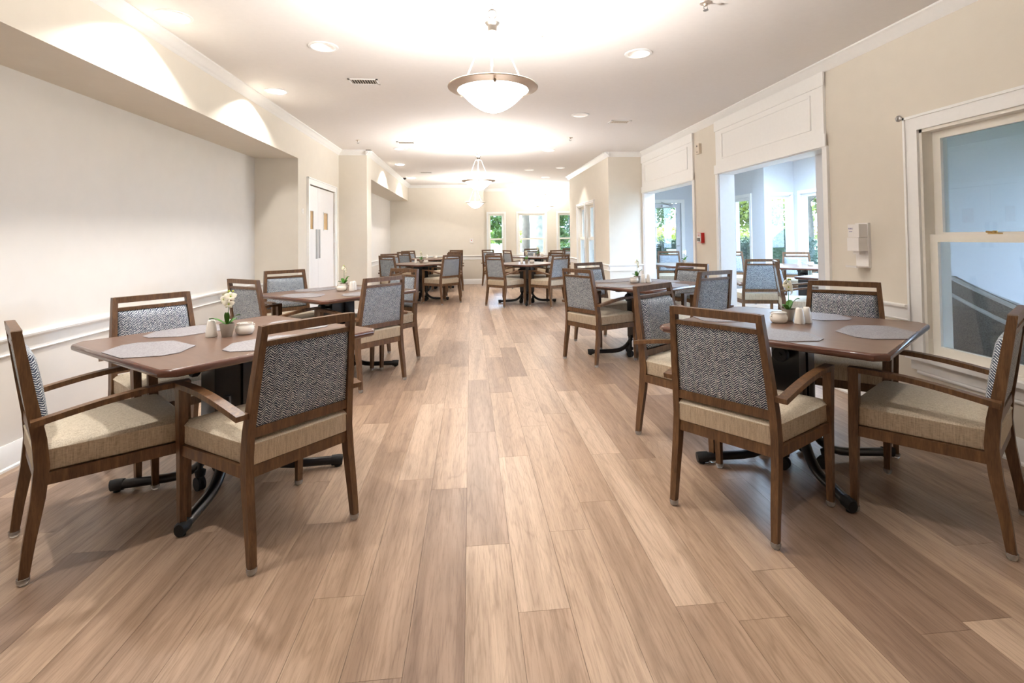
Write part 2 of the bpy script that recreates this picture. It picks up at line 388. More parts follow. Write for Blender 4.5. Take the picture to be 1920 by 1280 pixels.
wall_with_holes_y('wall_sunroom_far', 11.75, 11.9, WR2+.15, SX+.15, [(DOOR[0], DOOR[1], 0, DOOR[2])])
SA = (10.0, 10.68, .45, 2.02); SB = (5.78+.0, 6.27, .45, 2.02); SC = (8.55, 9.28, .45, 2.02)
wall_with_holes_x('wall_sunroom_side', SX, SX+.15, 9.60, 11.75, [SA])
wall_with_holes_y('wall_sunroom_front', 9.47, 9.60, SX+.15-.15, SX2+.15, [(5.85, 6.28, .45, 2.02)])
wall_with_holes_x('wall_sunroom_right', SX2, SX2+.15, 4.35, 9.47, [SC, (6.95, 8.3, .30, 2.35), (4.55, 6.75, .30, 2.35)])
wbox('wall_sunroom_partition', 'sunwall', [(WR+WT, SX2+.15, 4.20, 4.35, 0, HC)])
wall_with_holes_x('wall_porch_right', SX2, SX2+.15, YB, 4.20, [(.6, 2.4, .5, 2.2), (2.6, 4.0, .5, 2.2)])

# ---- crown, chair rail, baseboard (real mouldings run along the walls)
CR = [(0, 0), (KC, 0), (KC, -.012), (KC-.012, -.018), (.05, -.028), (.034, -.046), (.022, -.058), (.016, -.062), (.012, -KC+.006), (0, -KC-.004)]
RAIL = [(0, -.035), (.008, -.035), (.010, -.028), (.010, .016), (.018, .022), (.030, .030), (.030, .042), (.022, .046), (0, .046)]
RAILF = [(0, -.075), (.008, -.075), (.012, -.068), (.006, -.062), (.006, 0), (.016, .010), (.030, .018), (.032, .030), (.024, .036), (0, .036)]
BASE = [(0, 0), (.022, 0), (.022, .012), (.014, .02), (.014, .115), (.008, .13), (.006, .14), (0, .14)]
n_trim = [0]
def trim(runs, prof, name=None, mat='trim'):
    bm = B()
    for p, q, n in runs: ext(bm, prof, p, q, n)
    n_trim[0] += 1
    return struct(name or 'trim_%d' % n_trim[0], bm, mat, smooth=True, sharp=25)
k = .003
trim([((WL, YB, HC), (WL, 8.39+KC, HC), (1, 0, 0)), ((WL, 8.39, HC), (WL2+KC, 8.39, HC), (0, -1, 0)), ((WL2, 8.39-KC, HC), (WL2, 13.9, HC), (1, 0, 0)), ((WL2, 13.9, HC), (.37+KC, 13.9, HC), (0, -1, 0)),
      ((.37, 13.9-KC, HC), (.37, 15, HC), (1, 0, 0)), ((.37, 15, HC), (4, 15, HC), (0, -1, 0))], CR, 'trim_crown_left')
trim([((WR, YB, HC), (WR, 8.48, HC), (-1, 0, 0)), ((WR2-KC, 8.48, HC), (WR, 8.48, HC), (0, -1, 0)), ((WR2, 8.48-KC, HC), (WR2, 11.9+KC, HC), (-1, 0, 0)), ((WR2, 11.9, HC), (4, 11.9, HC), (0, 1, 0))], CR, 'trim_crown_right')
ZR = .735
trim([((WREC, YB, .705), (WREC, 6.45, .705), (1, 0, 0)), ((WREC, 6.45, .705), (WL, 6.45, .705), (0, -1, 0)), ((WREC2, 8.75, ZR), (WREC2, 13.9, ZR), (1, 0, 0)), ((WREC2, 13.9, ZR), (.37, 13.9, ZR), (0, -1, 0)),
      ((.37, 13.9, ZR), (.37, 15, ZR), (1, 0, 0)), ((.37, 15, ZR-.04), (4, 15, ZR-.04), (0, -1, 0))], RAILF, 'trim_chair_rail_left')
trim([((WR, WIN[1]+.12, ZR), (WR, OP2[0]-.06, ZR), (-1, 0, 0)), ((WR2-.03, 8.48, ZR), (WR, 8.48, ZR), (0, -1, 0)), ((WR2, 8.45, ZR), (WR2, IW[0]-.08, ZR), (-1, 0, 0)), ((WR2, IW[1]+.08, ZR), (WR2, 11.9, ZR), (-1, 0, 0))], RAILF, 'trim_chair_rail_right')
trim([((WREC, YB, 0), (WREC, 6.45, 0), (1, 0, 0)), ((WREC, 6.45, 0), (WL, 6.45, 0), (0, -1, 0)), ((WL, 6.45, 0), (WL, DY0-.08, 0), (1, 0, 0)), ((WL, DY1+.08, 0), (WL, 8.39, 0), (1, 0, 0)), ((WL, 8.39, 0), (WL2, 8.39, 0), (0, -1, 0)),
      ((WL2, 8.39, 0), (WL2, 8.75, 0), (1, 0, 0)), ((WREC2, 8.75, 0), (WREC2, 13.9, 0), (1, 0, 0)), ((WREC2, 13.9, 0), (.37, 13.9, 0), (0, -1, 0)), ((.37, 13.9, 0), (.37, 15, 0), (1, 0, 0)), ((.37, 15, 0), (4, 15, 0), (0, -1, 0))], BASE, 'baseboard_left')
trim([((WR, YB, 0), (WR, OP2[0]-.06, 0), (-1, 0, 0)), ((WR, OP2[1]+.05, 0), (WR, OP1[0]-.05, 0), (-1, 0, 0)), ((WR2, 8.48, 0), (WR, 8.48, 0), (0, -1, 0)), ((WR2, 8.48, 0), (WR2, 11.9, 0), (-1, 0, 0))], BASE, 'baseboard_right')
# apron moulding under the right window and small panel moulding under the rail
PM = [(0, -.012), (.008, -.012), (.012, -.004), (.012, .004), (.008, .012), (0, .012)]
trim([((WR, WIN[1]+.12, .60), (WR, OP2[0]-.08, .60), (-1, 0, 0)), ((WR, WIN[0]-.05, .335), (WR, WIN[1]+.06, .335), (-1, 0, 0)), ((WR, YB, .60), (WR, WIN[0]-.12, .60), (-1, 0, 0))], PM, 'trim_panel_moulding')

# ---- opening headers with recessed panels and casings
def header(name, y0, y1):
    bm = B(); X = WR
    box(bm, X-.022, X, y0-.03, y1+.03, HZ, HC-KC-.002)
    o = struct(name, bm, 'trim')
    b2 = B(); box(b2, X-.034, X-.02, y0-.055, y1+.055, HZ-.005, HZ+.10); fin('header_band', b2, 'trim', o, bevel=.004)
    b2 = B(); box(b2, X-.032, X-.02, y0-.045, y1+.045, HC-KC-.12, HC-KC-.004); fin('header_cap', b2, 'trim', o, bevel=.004)
    a0, a1, z0, z1 = y0+.13, y1-.13, HZ+.17, HC-KC-.17
    b2 = B()
    for p, q in (((X-.022, a0, z0), (X-.022, a1, z0)), ((X-.022, a0, z1), (X-.022, a1, z1))): bar(b2, [p, q], .014, .018)
    for p, q in (((X-.022, a0, z0-.009), (X-.022, a0, z1+.009)), ((X-.022, a1, z0-.009), (X-.022, a1, z1+.009))): bar(b2, [p, q], .018, .014, Vector((0, 1, 0)))
    fin('panel_moulding', b2, 'trim', o)
    for i, yy in enumerate((y0, y1)):
        b2 = B(); s = -1 if i == 0 else 1
        ya, yb = (yy-.055, yy) if i == 0 else (yy, yy+.055)
        box(b2, X-.022, X, ya, yb, 0, HZ); box(b2, X-.004, X+WT+.004, yy-.006*(-s) if False else min(yy, yy-s*.012), max(yy, yy-s*.012), 0, HZ)
        fin('side_casing', b2, 'trim', o, bevel=.003)
    b2 = B(); box(b2, X-.004, X+WT+.004, y0, y1, HZ-.012, HZ); fin('head_jamb', b2, 'trim', o)
    return o
header('trim_opening_far', *OP1); header('trim_opening_near', *OP2)

# ---- windows
def sash_window_x(name, X, y0, y1, z0, z1, side, cas=.09, wt=.15, mat='sash', glass='glass', lock=True, meet=None, cmat='trim'):
    """double hung window in a wall of constant X. side=-1: room side is -X"""
    s = side; D = lambda d: X-s*(-1)*0+d*(-s)       # D(d): d metres into the wall from the room face
    def bx(bm, d0, d1, a, b, c, d):
        xs = sorted((X-s*d0, X-s*d1)); box(bm, xs[0], xs[1], a, b, c, d)
    o = None
    bm = B()
    bx(bm, -.018, 0, y0-cas, y0, z0-.02, z1+cas); bx(bm, -.018, 0, y1, y1+cas, z0-.02, z1+cas); bx(bm, -.018, 0, y0, y1, z1, z1+cas)
    bx(bm, -.028, -.016, y0-cas, y0-cas+.016, z0-.02, z1+cas); bx(bm, -.028, -.016, y1+cas-.016, y1+cas, z0-.02, z1+cas); bx(bm, -.028, -.016, y0-cas, y1+cas, z1+cas-.016, z1+cas)
    o = struct(name, bm, cmat, bevel=.003)
    bm = B(); f = .035
    bx(bm, 0, wt, y0, y0+.02, z0, z1); bx(bm, 0, wt, y1-.02, y1, z0, z1); bx(bm, 0, wt, y0, y1, z1-.02, z1); bx(bm, 0, wt, y0, y1, z0-.0, z0+.02)
    fin('frame', bm, mat, o)
    bm = B(); bx(bm, -.05, .06, y0-cas-.01, y1+cas+.01, z0-.028, z0+.002); fin('sill', bm, 'trim', o, bevel=.005)
    bm = B(); bx(bm, -.014, 0, y0-cas, y1+cas, z0-.10, z0-.028); fin('apron', bm, 'trim', o, bevel=.003)
    zm = meet or (z0+z1)/2
    for nm, d, a, b in (('upper_sash', .075, zm-.012, z1-.02), ('lower_sash', .035, z0+.02, zm+.03)):
        bm = B(); g = .055
        bx(bm, d, d+.035, y0+.02, y0+.02+g, a, b); bx(bm, d, d+.035, y1-.02-g, y1-.02, a, b)
        bx(bm, d, d+.035, y0+.02+g, y1-.02-g, b-.048, b); bx(bm, d, d+.035, y0+.02+g, y1-.02-g, a, a+.055)
        q = fin(nm, bm, mat, o, bevel=.003)
        bm = B(); bx(bm, d+.016, d+.020, y0+.03+g-.02, y1-.01-g, a+.04, b-.035); fin('pane', bm, glass, q)
    if lock:
        bm = B(); yc = (y0+y1)/2; xs = X-s*(.05)
        box(bm, xs-.015, xs+.015, yc-.03, yc+.03, zm+.03, zm+.036); tube(bm, [(xs, yc-.004, zm+.04), (xs, yc+.05, zm+.044)], .006, 8); lathe(bm, [(0, .02), (.012, .02), (.012, .006), (0, .006)], 12, (xs, yc, zm+.03))
        fin('sash_lock', bm, 'brass', o, True)
    return o
def sash_window_y(name, Y, x0, x1, z0, z1, cas=.06, mat='sash', glass='glass', zm=None, single=False, wt=.15, door=False):
    bm = B()
    for a, b in ((x0-cas, x0), (x1, x1+cas)): box(bm, a, b, Y-.018, Y, z0-.02 if not door else 0, z1+cas)
    box(bm, x0, x1, Y-.018, Y, z1, z1+cas)
    o = struct(name, bm, 'trim', bevel=.003)
    bm = B()
    box(bm, x0, x0+.02, Y, Y+wt, z0, z1); box(bm, x1-.02, x1, Y, Y+wt, z0, z1); box(bm, x0, x1, Y, Y+wt, z1-.02, z1)
    if not door: box(bm, x0, x1, Y, Y+wt, z0, z0+.02)
    fin('frame', bm, mat, o)
    if not door:
        bm = B(); box(bm, x0-cas, x1+cas, Y-.05, Y+.05, z0-.03, z0+.002); fin('sill', bm, 'trim', o, bevel=.004)
    zm = zm or (z0+z1)/2
    parts = [('sash', .05, z0+.02, z1-.02)] if single else [('upper_sash', .075, zm-.012, z1-.02), ('lower_sash', .035, z0+.02, zm+.03)]
    for nm, d, a, b in parts:
        bm = B(); g = .045
        box(bm, x0+.02, x0+.02+g, Y+d, Y+d+.035, a, b); box(bm, x1-.02-g, x1-.02, Y+d, Y+d+.035, a, b); box(bm, x0+.02+g, x1-.02-g, Y+d, Y+d+.035, b-.045, b); box(bm, x0+.02+g, x1-.02-g, Y+d, Y+d+.035, a, a+.045)
        q = fin(nm, bm, mat, o, bevel=.003)
        bm = B(); box(bm, x0+.05, x1-.05, Y+d+.016, Y+d+.02, a+.03, b-.03); fin('pane', bm, glass, q)
    return o
sash_window_x('window_1', WR, WIN[0], WIN[1], WIN[2], WIN[3], -1, cas=.10, wt=WT, glass='tinted', meet=1.215)
sash_window_x('window_2', WR2, IW[0], (IW[0]+IW[1])/2-.03, IW[2], IW[3], -1, cas=.05, lock=False, meet=1.2)
sash_window_x('window_3', WR2, (IW[0]+IW[1])/2+.03, IW[1], IW[2], IW[3], -1, cas=.05, lock=False, meet=1.2)
bm = B(); box(bm, WR2, WR2+.15, (IW[0]+IW[1])/2-.03, (IW[0]+IW[1])/2+.03, IW[2], IW[3]); struct('trim_window_mullion', bm, 'trim')
for i, (a, b) in enumerate((W1, W2, W3)): sash_window_y('window_%d' % (4+i), 15, a, b, ZB, ZT, zm=1.19, cas=.05)
def single_x(name, X, y0, y1, z0, z1, wt=.15):
    bm = B(); cas = .07
    box(bm, X-.018, X, y0-cas, y0, z0-.02, z1+cas); box(bm, X-.018, X, y1, y1+cas, z0-.02, z1+cas); box(bm, X-.018, X, y0, y1, z1, z1+cas)
    o = struct(name, bm, 'trim', bevel=.003)
    bm = B(); box(bm, X-.03, X+.05, y0-cas, y1+cas, z0-.03, z0); fin('sill', bm, 'trim', o)
    bm = B(); g = .06
    box(bm, X+.03, X+.07, y0, y0+g, z0, z1); box(bm, X+.03, X+.07, y1-g, y1, z0, z1); box(bm, X+.03, X+.07, y0+g, y1-g, z1-g, z1); box(bm, X+.03, X+.07, y0+g, y1-g, z0, z0+g)
    q = fin('sash', bm, 'trim', o, bevel=.003)
    bm = B(); box(bm, X+.048, X+.052, y0+g-.01, y1-g+.01, z0+g-.01, z1-g+.01); fin('pane', bm, 'glass', q)
single_x('window_7', SX, *SA); single_x('window_8', SX2, *SC); single_x('window_9', SX2, 6.95, 8.3, .30, 2.35); single_x('window_10', SX2, 4.55, 6.75, .30, 2.35)  # last two are unseen, added to let more daylight into the sunroom
sash_window_y('window_11', 9.47, 5.85, 6.28, .45, 2.02, cas=.05, mat='trim', single=True, wt=.13)
single_x('window_12', SX2, .6, 2.4, .5, 2.2); single_x('window_13', SX2, 2.6, 4.0, .5, 2.2)  # both unseen, added to bring blue daylight into the porch
# glazed garden door
bm = B()
for a, b in ((DOOR[0]-.08, DOOR[0]), (DOOR[1], DOOR[1]+.08)): box(bm, a, b, 11.732, 11.75, 0, DOOR[2]+.08)
box(bm, DOOR[0], DOOR[1], 11.732, 11.75, DOOR[2], DOOR[2]+.08); d2 = struct('door_2', bm, 'trim')
bm = B(); a, b, z = DOOR[0]+.01, DOOR[1]-.01, DOOR[2]-.01; g = .10
box(bm, a, a+g, 11.79, 11.83, .01, z); box(bm, b-g, b, 11.79, 11.83, .01, z); box(bm, a+g, b-g, 11.79, 11.83, z-g, z); box(bm, a+g, b-g, 11.79, 11.83, .01, .26)
lf = fin('door_leaf', bm, 'sunwall', d2, bevel=.004)
bm = B(); box(bm, a+g-.01, b-g+.01, 11.808, 11.812, .25, z-g+.01); fin('pane', bm, 'glass', lf)
bm = B(); tube(bm, [(b-.05, 11.79, 1.0), (b-.05, 11.75, 1.0), (b-.14, 11.75, 1.0)], .01, 8); fin('handle', bm, 'steel', lf, True)
bm = B(); box(bm, a+.25, a+.5, 11.755, 11.788, z-.08, z-.03); tube(bm, [(a+.45, 11.74, z-.05), (a+.2, 11.70, z+.03)], .008, 6); fin('door_closer', bm, 'steel', d2)

# ---- double door on the left
bm = B()
cz = .085
for a, b in ((DY0-cz, DY0), (DY1, DY1+cz)): box(bm, WL, WL+.02, a, b, 0, DZ+cz)
box(bm, WL, WL+.02, DY0, DY1, DZ, DZ+cz)
for a, b in ((DY0-cz, DY0-cz+.015), (DY1+cz-.015, DY1+cz)): box(bm, WL+.02, WL+.028, a, b, 0, DZ+cz)
box(bm, WL+.02, WL+.028, DY0-cz, DY1+cz, DZ+cz-.015, DZ+cz)
d1 = struct('door_1', bm, 'trim', bevel=.003)
def leaf(y0, y1, vy0, vy1, py0, py1, lab):
    bm = B(); X0, X1 = -2.14, -2.092
    box(bm, X0, X1, y0, vy0, .008, DZ-.012); box(bm, X0, X1, vy1, y1, .008, DZ-.012); box(bm, X0, X1, vy0, vy1, .008, 1.40); box(bm, X0, X1, vy0, vy1, 1.64, DZ-.012)
    L = fin('door_leaf', bm, 'door', d1)
    bm = B(); w = .012
    box(bm, X1-.002, X1+.006, vy0-w, vy0, 1.40-w, 1.64+w); box(bm, X1-.002, X1+.006, vy1, vy1+w, 1.40-w, 1.64+w); box(bm, X1-.002, X1+.006, vy0, vy1, 1.64, 1.64+w); box(bm, X1-.002, X1+.006, vy0, vy1, 1.40-w, 1.40)
    fin('vision_frame', bm, 'door', L)
    bm = B(); box(bm, X1-.012, X1-.006, vy0, vy1, 1.40, 1.64); fin('vision_panel', bm, 'tan_glass', L)
    bm = B(); box(bm, X1, X1+.004, py0, py1, 1.0, 1.40); fin('push_plate', bm, 'steel', L, bevel=.001, seg=1)
leaf(DY0+.004, 7.288, 6.92, 7.07, 7.19, 7.265, ''); leaf(7.294, DY1-.004, 7.56, 7.76, 7.315, 7.39, '')
for z in (.35, 1.12, 1.45, 1.72):
    bm = B(); tube(bm, [(WL+.012, DY1-.004, z-.09), (WL+.012, DY1-.004, z+.09)], .012, 8); fin('hinge', bm, 'white_plastic', d1, True)

# ================================================================ PENDANTS
def pendant(x, y, label, k_=1):
    t = empty('pendant_light', (x, y, HC)); tag(t, label, 'pendant light', 'alabaster bowl pendants'); z = lambda v: v-HC
    bm = B(); lathe(bm, [(0, 0), (.062, 0), (.062, -.008), (.045, -.022), (.015, -.034), (.008, -.045), (0, -.045)], 28); fin('canopy', bm, 'nickel', t, True)
    bm = B()
    zz = -.04; i = 0
    while zz > z(2.545):
        pts = [(math.cos(a)*(.009 if i % 2 else 0), math.cos(a)*(0 if i % 2 else .009), zz-.014+math.sin(a)*.017) for a in np.linspace(0, 2*PI, 11)]
        tube(bm, pts, .0022, 5); zz -= .026; i += 1
    fin('chain', bm, 'nickel_dark', t, True)
    bm = B(); tube(bm, [(math.cos(a)*.024, 0, z(2.512)+math.sin(a)*.026) for a in np.linspace(0, 2*PI, 19)], .0035, 6); fin('loop', bm, 'nickel_dark', t, True)
    bm = B(); lathe(bm, [(0, z(2.488)), (.012, z(2.486)), (.018, z(2.478)), (.038, z(2.468)), (.042, z(2.460)), (.036, z(2.452)), (.028, z(2.445)), (.024, z(2.415)), (.030, z(2.408)), (.022, z(2.402)), (0, z(2.402))], 28)
    fin('hub', bm, 'nickel_dark', t, True)
    for k in range(3):
        a = PI/2+2*PI*k/3; c, s = math.cos(a), math.sin(a)
        bm = B(); tube(bm, [(c*.022, s*.022, z(2.41)), (c*.05, s*.05, z(2.395)), (c*.172, s*.172, z(2.118))], .004, 8)
        tube(bm, [(c*.098, s*.098, z(2.286)), (c*.112, s*.112, z(2.254))], .007, 8); fin('rod', bm, 'nickel', t, True)
    bm = B(); lathe(bm, [(.250, z(2.094)), (.252, z(2.098)), (.248, z(2.103)), (.196, z(2.118)), (.190, z(2.112)), (.192, z(2.086)), (.198, z(2.078)), (.206, z(2.082)), (.250, z(2.094))], 56); fin('rim', bm, 'nickel', t, True, sharp=60)
    bm = B(); prof = []
    for q in range(13): a = q/12; prof.append((.194*(1-a), z(2.088)-.130*(1-(1-a)**1.9)))
    ins = [(r*.965 if r else 0, h+.005) for r, h in prof]
    lathe(bm, prof+ins[::-1], 48); fin('bowl', bm, 'bowl', t, True, sharp=80)
    for k in range(3):
        a = PI/6+2*PI*k/3; c, s = math.cos(a), math.sin(a)
        bm = B(); tube(bm, [(c*.19, s*.19, z(2.08)), (c*.208, s*.208, z(2.074))], .008, 10); fin('clip', bm, 'nickel', t, True)
    ld = bpy.data.lights.new('bulb_light', 'POINT'); ld.energy = PEND_W*k_; ld.color = (1, .982, .958); ld.shadow_soft_size = .07
    lo = bpy.data.objects.new('bulb_light', ld); C.objects.link(lo); lo.parent = t; lo.location = (0, 0, z(2.10))
    return t
pendant(.135, 2.83, 'large nearest bowl pendant on chain, brushed metal rim, top centre')
pendant(.13, 7.56, 'second bowl pendant back along the aisle ceiling')
pendant(.13, 12.3, 'third small bowl pendant, just below the second one in view', .65)
pendant(2.09, 14.1, 'farthest bowl pendant, hanging in front of the bay windows', .5)

# ================================================================ CHAIR
def make_chair():
    t = empty('dining_chair')
    for sx in (-1, 1):
        bm = B(); post(bm, [(sx*.230, -.276, .018, .026, .030), (sx*.228, -.262, .14, .029, .036), (sx*.226, -.238, .30, .031, .043), (sx*.224, -.228, .42, .031, .046), (sx*.222, -.236, .52, .030, .044), (sx*.214, -.262, .68, .029, .038), (sx*.196, -.300, .9335, .027, .031)])
        L = fin('rear_post', bm, 'wood', t, bevel=.003)
        bm = B(); lathe(bm, [(0, 0), (.012, 0), (.017, .004), (.020, .014), (.020, .026), (.017, .026), (.016, .012), (0, .012)], 14, (sx*.230, -.276, 0)); fin('glide', bm, 'clear', L, True)
        bm = B(); post(bm, [(sx*.270, .238, .018, .026, .027), (sx*.271, .232, .36, .034, .038), (sx*.276, .226, .52, .036, .040), (sx*.278, .224, .633, .037, .042)])
        L = fin('front_leg', bm, 'wood', t, bevel=.003)
        bm = B(); lathe(bm, [(0, 0), (.012, 0), (.017, .004), (.020, .014), (.020, .026), (.017, .026), (.016, .012), (0, .012)], 14, (sx*.270, .238, 0)); fin('glide', bm, 'clear', L, True)
        bm = B(); pts = []
        for i in range(11):
            u = i/10; y = -.262+u*(.246+.262); pts.append((sx*(.262+.016*u), y, .590+.055*math.sin(min(1, u*1.15)*PI/2)-.002*u))
        bar(bm, pts, .040, .022); box(bm, *sorted((sx*.226, sx*.250)), -.262, -.232, .580, .602)
        fin('armrest', bm, 'wood', t, bevel=.003)
    py = lambda z: -.236-.064*(z-.52)/.4135
    bm = B(); box(bm, -.192, .192, py(.916)-.015, py(.916)+.015, .899, .9345); fin('top_rail', bm, 'wood', t, bevel=.003)
    bm = B(); box(bm, -.196, .196, py(.861)-.014, py(.861)+.014, .852, .872); fin('cross_rail', bm, 'wood', t, bevel=.003)
    bm = B(); box(bm, -.210, .210, py(.515)-.018, py(.515)+.018, .498, .537); fin('bottom_rail', bm, 'wood', t, bevel=.003)
    # back panel: flat behind, cushioned in front
    bm = B(); NX, NZ = 14, 14
    def pt(i, j, fr):
        u = i/NX; v = j/NZ; z = .537+v*(.852-.537); hw = .206-.018*v; x = (u*2-1)*hw; y0 = py(z)
        e = min(1, min(u, 1-u)*7)*1.0; e2 = min(1, min(v, 1-v)*7); b = math.sqrt(max(0, 1-(1-e)**2))*math.sqrt(max(0, 1-(1-e2)**2))
        return (x, y0+(.004+.036*b+.010*math.sin(u*PI)*math.sin(v*PI)) if fr else y0-.008-.006*b, z)
    A = [[bm.verts.new(pt(i, j, 1)) for i in range(NX+1)] for j in range(NZ+1)]; D = [[bm.verts.new(pt(i, j, 0)) for i in range(NX+1)] for j in range(NZ+1)]
    for j in range(NZ):
        for i in range(NX):
            bm.faces.new((A[j][i], A[j][i+1], A[j+1][i+1], A[j+1][i])); bm.faces.new((D[j][i], D[j+1][i], D[j+1][i+1], D[j][i+1]))
    for j in range(NZ): bm.faces.new((A[j][0], A[j+1][0], D[j+1][0], D[j][0])); bm.faces.new((A[j][NX], D[j][NX], D[j+1][NX], A[j+1][NX]))
    for i in range(NX): bm.faces.new((A[0][i], D[0][i], D[0][i+1], A[0][i+1])); bm.faces.new((A[NZ][i], A[NZ][i+1], D[NZ][i+1], D[NZ][i]))
    fin('backrest', bm, 'herring', t, True, sharp=60)
    bm = B()
    for sx in (-1, 1): bar(bm, [(sx*.226, -.225, .368), (sx*.268, .225, .368)], .026, .046)
    box(bm, -.212, .212, -.245, -.219, .345, .391); box(bm, -.256, .256, .222, .246, .345, .391); box(bm, -.225, .225, -.22, .22, .385, .393)
    fin('seat_frame', bm, 'wood', t, bevel=.0025)
    # cushion
    bm = B(); N = 16
    def outline(k, grow):
        pts = []
        yr, yf, xr, xf, rr = -.250-grow, .250+grow, .226+grow, .272+grow, .022
        cs = [(xf, yf), (-xf, yf), (-xr, yr), (xr, yr)]
        ang = [(0, PI/2), (PI/2, PI), (PI, 3*PI/2), (3*PI/2, 2*PI)]
        for (cx, cy), (a0, a1) in zip(cs, ang):
            ox = cx-math.copysign(rr, cx); oy = cy-math.copysign(rr, cy)
            for i in range(5):
                a = a0+(a1-a0)*i/4; pts.append((ox+rr*math.cos(a), oy+rr*math.sin(a)))
        return pts
    rings = [(-.004, .393), (0, .398), (0, .466), (.0028, .470), (.0028, .475), (-.001, .478), (-.012, .487), (-.04, .494), (-.10, .501), (-.17, .504)]
    loft(bm, [[(x, y, z) for x, y in outline(0, g_)] for g_, z in [(g_, z) for g_, z in rings]])
    fin('seat_cushion', bm, 'linen', t, True, sharp=50)
    return t
proto = make_chair(); used = [False]
def chair(x, y, a, label, group):
    if not used[0]: o = proto; used[0] = True
    else: o = copy_tree(proto)
    o.location = (x, y, 0); o.rotation_euler = (0, 0, a); o['label'] = label; o['category'] = 'chair'; o['group'] = group; return o
G = ['chairs at the near left table', 'chairs at the near right table', 'chairs at the second left table', 'chairs at the second right table', 'chairs at the far left tables', 'chairs at the far centre tables', 'chairs in the sunroom']
CH = [
 (-.8934, 2.4111, .8535, 'wooden armchair seen from behind at near left table, back to the camera', 0),
 (-1.6096, 2.4497, -.8375, 'wooden armchair cut by the left picture edge, cream seat side-on', 0),
 (-1.746, 3.223, 4.037, 'wooden armchair behind near left table, back against the left wall, facing camera', 0),
 (1.2973, 2.3208, -.9429, 'wooden armchair seen from behind at near right table, herringbone back to camera', 1),
 (2.0862, 2.1571, .6224, 'wooden armchair cut by the right picture edge, seat half shaded', 1),
 (2.323, 3.030, 2.405, 'wooden armchair behind near right table, below the hand sanitizer dispenser', 1),
 (1.400, 3.104, 3.790, 'wooden armchair at the aisle side of near right table, partly hidden by the back-to-camera chair', 1),
 (1.314, 5.172, -1.042, 'wooden armchair at second right table, back to camera, beside the aisle', 3),
 (1.575, 5.93, 3.584, 'wooden armchair at far aisle side of second right table, under the projecting wall corner', 3),
 (2.264, 5.486, 2.084, 'wooden armchair at second right table, in front of the wall strip with the red alarm', 3),
 (2.078, 4.695, .404, 'wooden armchair with bluish back at second right table, before the near wide opening', 3),
 (-.957, 4.688, .833, 'wooden armchair with blue-grey back to camera, aisle side of second left table', 2),
 (-.910, 5.416, 2.424, 'wooden armchair facing left at far aisle side of second left table', 2),
 (-1.735, 4.764, -.622, 'wooden armchair just behind the near left orchid, at second left table', 2),
 (-1.824, 5.538, 3.797, 'wooden armchair facing camera in front of the white double door', 2),
 (-1.397, 10.148, -.692, 'leftmost chair of the far left tables, back to the camera', 4),
 (-1.522, 10.870, 3.830, 'chair just behind the leftmost far chair, facing camera beside the far left recess', 4),
 (-.555, 10.054, .746, 'right-hand near chair of the far left tables, back to camera beside the aisle', 4),
 (-.56, 10.83, 2.334, 'chair hidden mostly behind the aisle-side far left chair', 4),
 (-1.38, 12.52, -.716, 'chair at the rearmost left table, left side, back to camera', 4),
 (-1.41, 13.33, 3.918, 'chair at the rearmost left table next to the far wall, left corner', 4),
 (-.539, 12.22, .707, 'chair at the rearmost left table, aisle side, back to camera', 4),
 (-.552, 13.30, 2.477, 'chair at the rearmost left table, aisle side, against the far wall', 4),
 (.637, 9.437, -.838, 'left near chair of the far centre table, back to camera in the aisle', 5),
 (1.431, 9.235, .622, 'right near chair of the far centre table, back to camera', 5),
 (.68, 10.28, 3.867, 'left far chair of the far centre table, under the narrow left bay window', 5),
 (1.50, 10.15, 2.2, 'right far chair of the far centre table, facing camera', 5),
 (1.17, 12.72, -1.163, 'chair at left of the rearmost centre table, seen nearly edge-on', 5),
 (1.95, 12.30, .421, 'right near chair of the rearmost centre table, back to camera', 5),
 (1.70, 13.55, 3.284, 'chair behind the rearmost centre table, against the middle bay window', 5),
 (2.40, 13.40, 2.2, 'far right chair by the right-hand bay window', 5),
 (.66, 13.25, 3.9, 'chair standing alone under the left bay window', 5),
 (3.86, 6.62, -.25, 'bluish armchair back to camera seen through the near wide opening', 6),
 (3.95, 5.75, -2.05, 'armchair side-on with pale blue back in the near wide opening', 6),
 (5.55, 8.15, 2.75, 'armchair facing camera under the sunroom window in the near opening', 6),
 (3.92, 9.72, 2.9, 'armchair in front of the glazed garden door in the far opening', 6),
 (4.86, 9.0, 2.9, 'armchair mostly hidden at left edge of the near wide opening', 6),
]
for x, y, a, lab, gi in CH: chair(x, y, a, lab, G[gi])

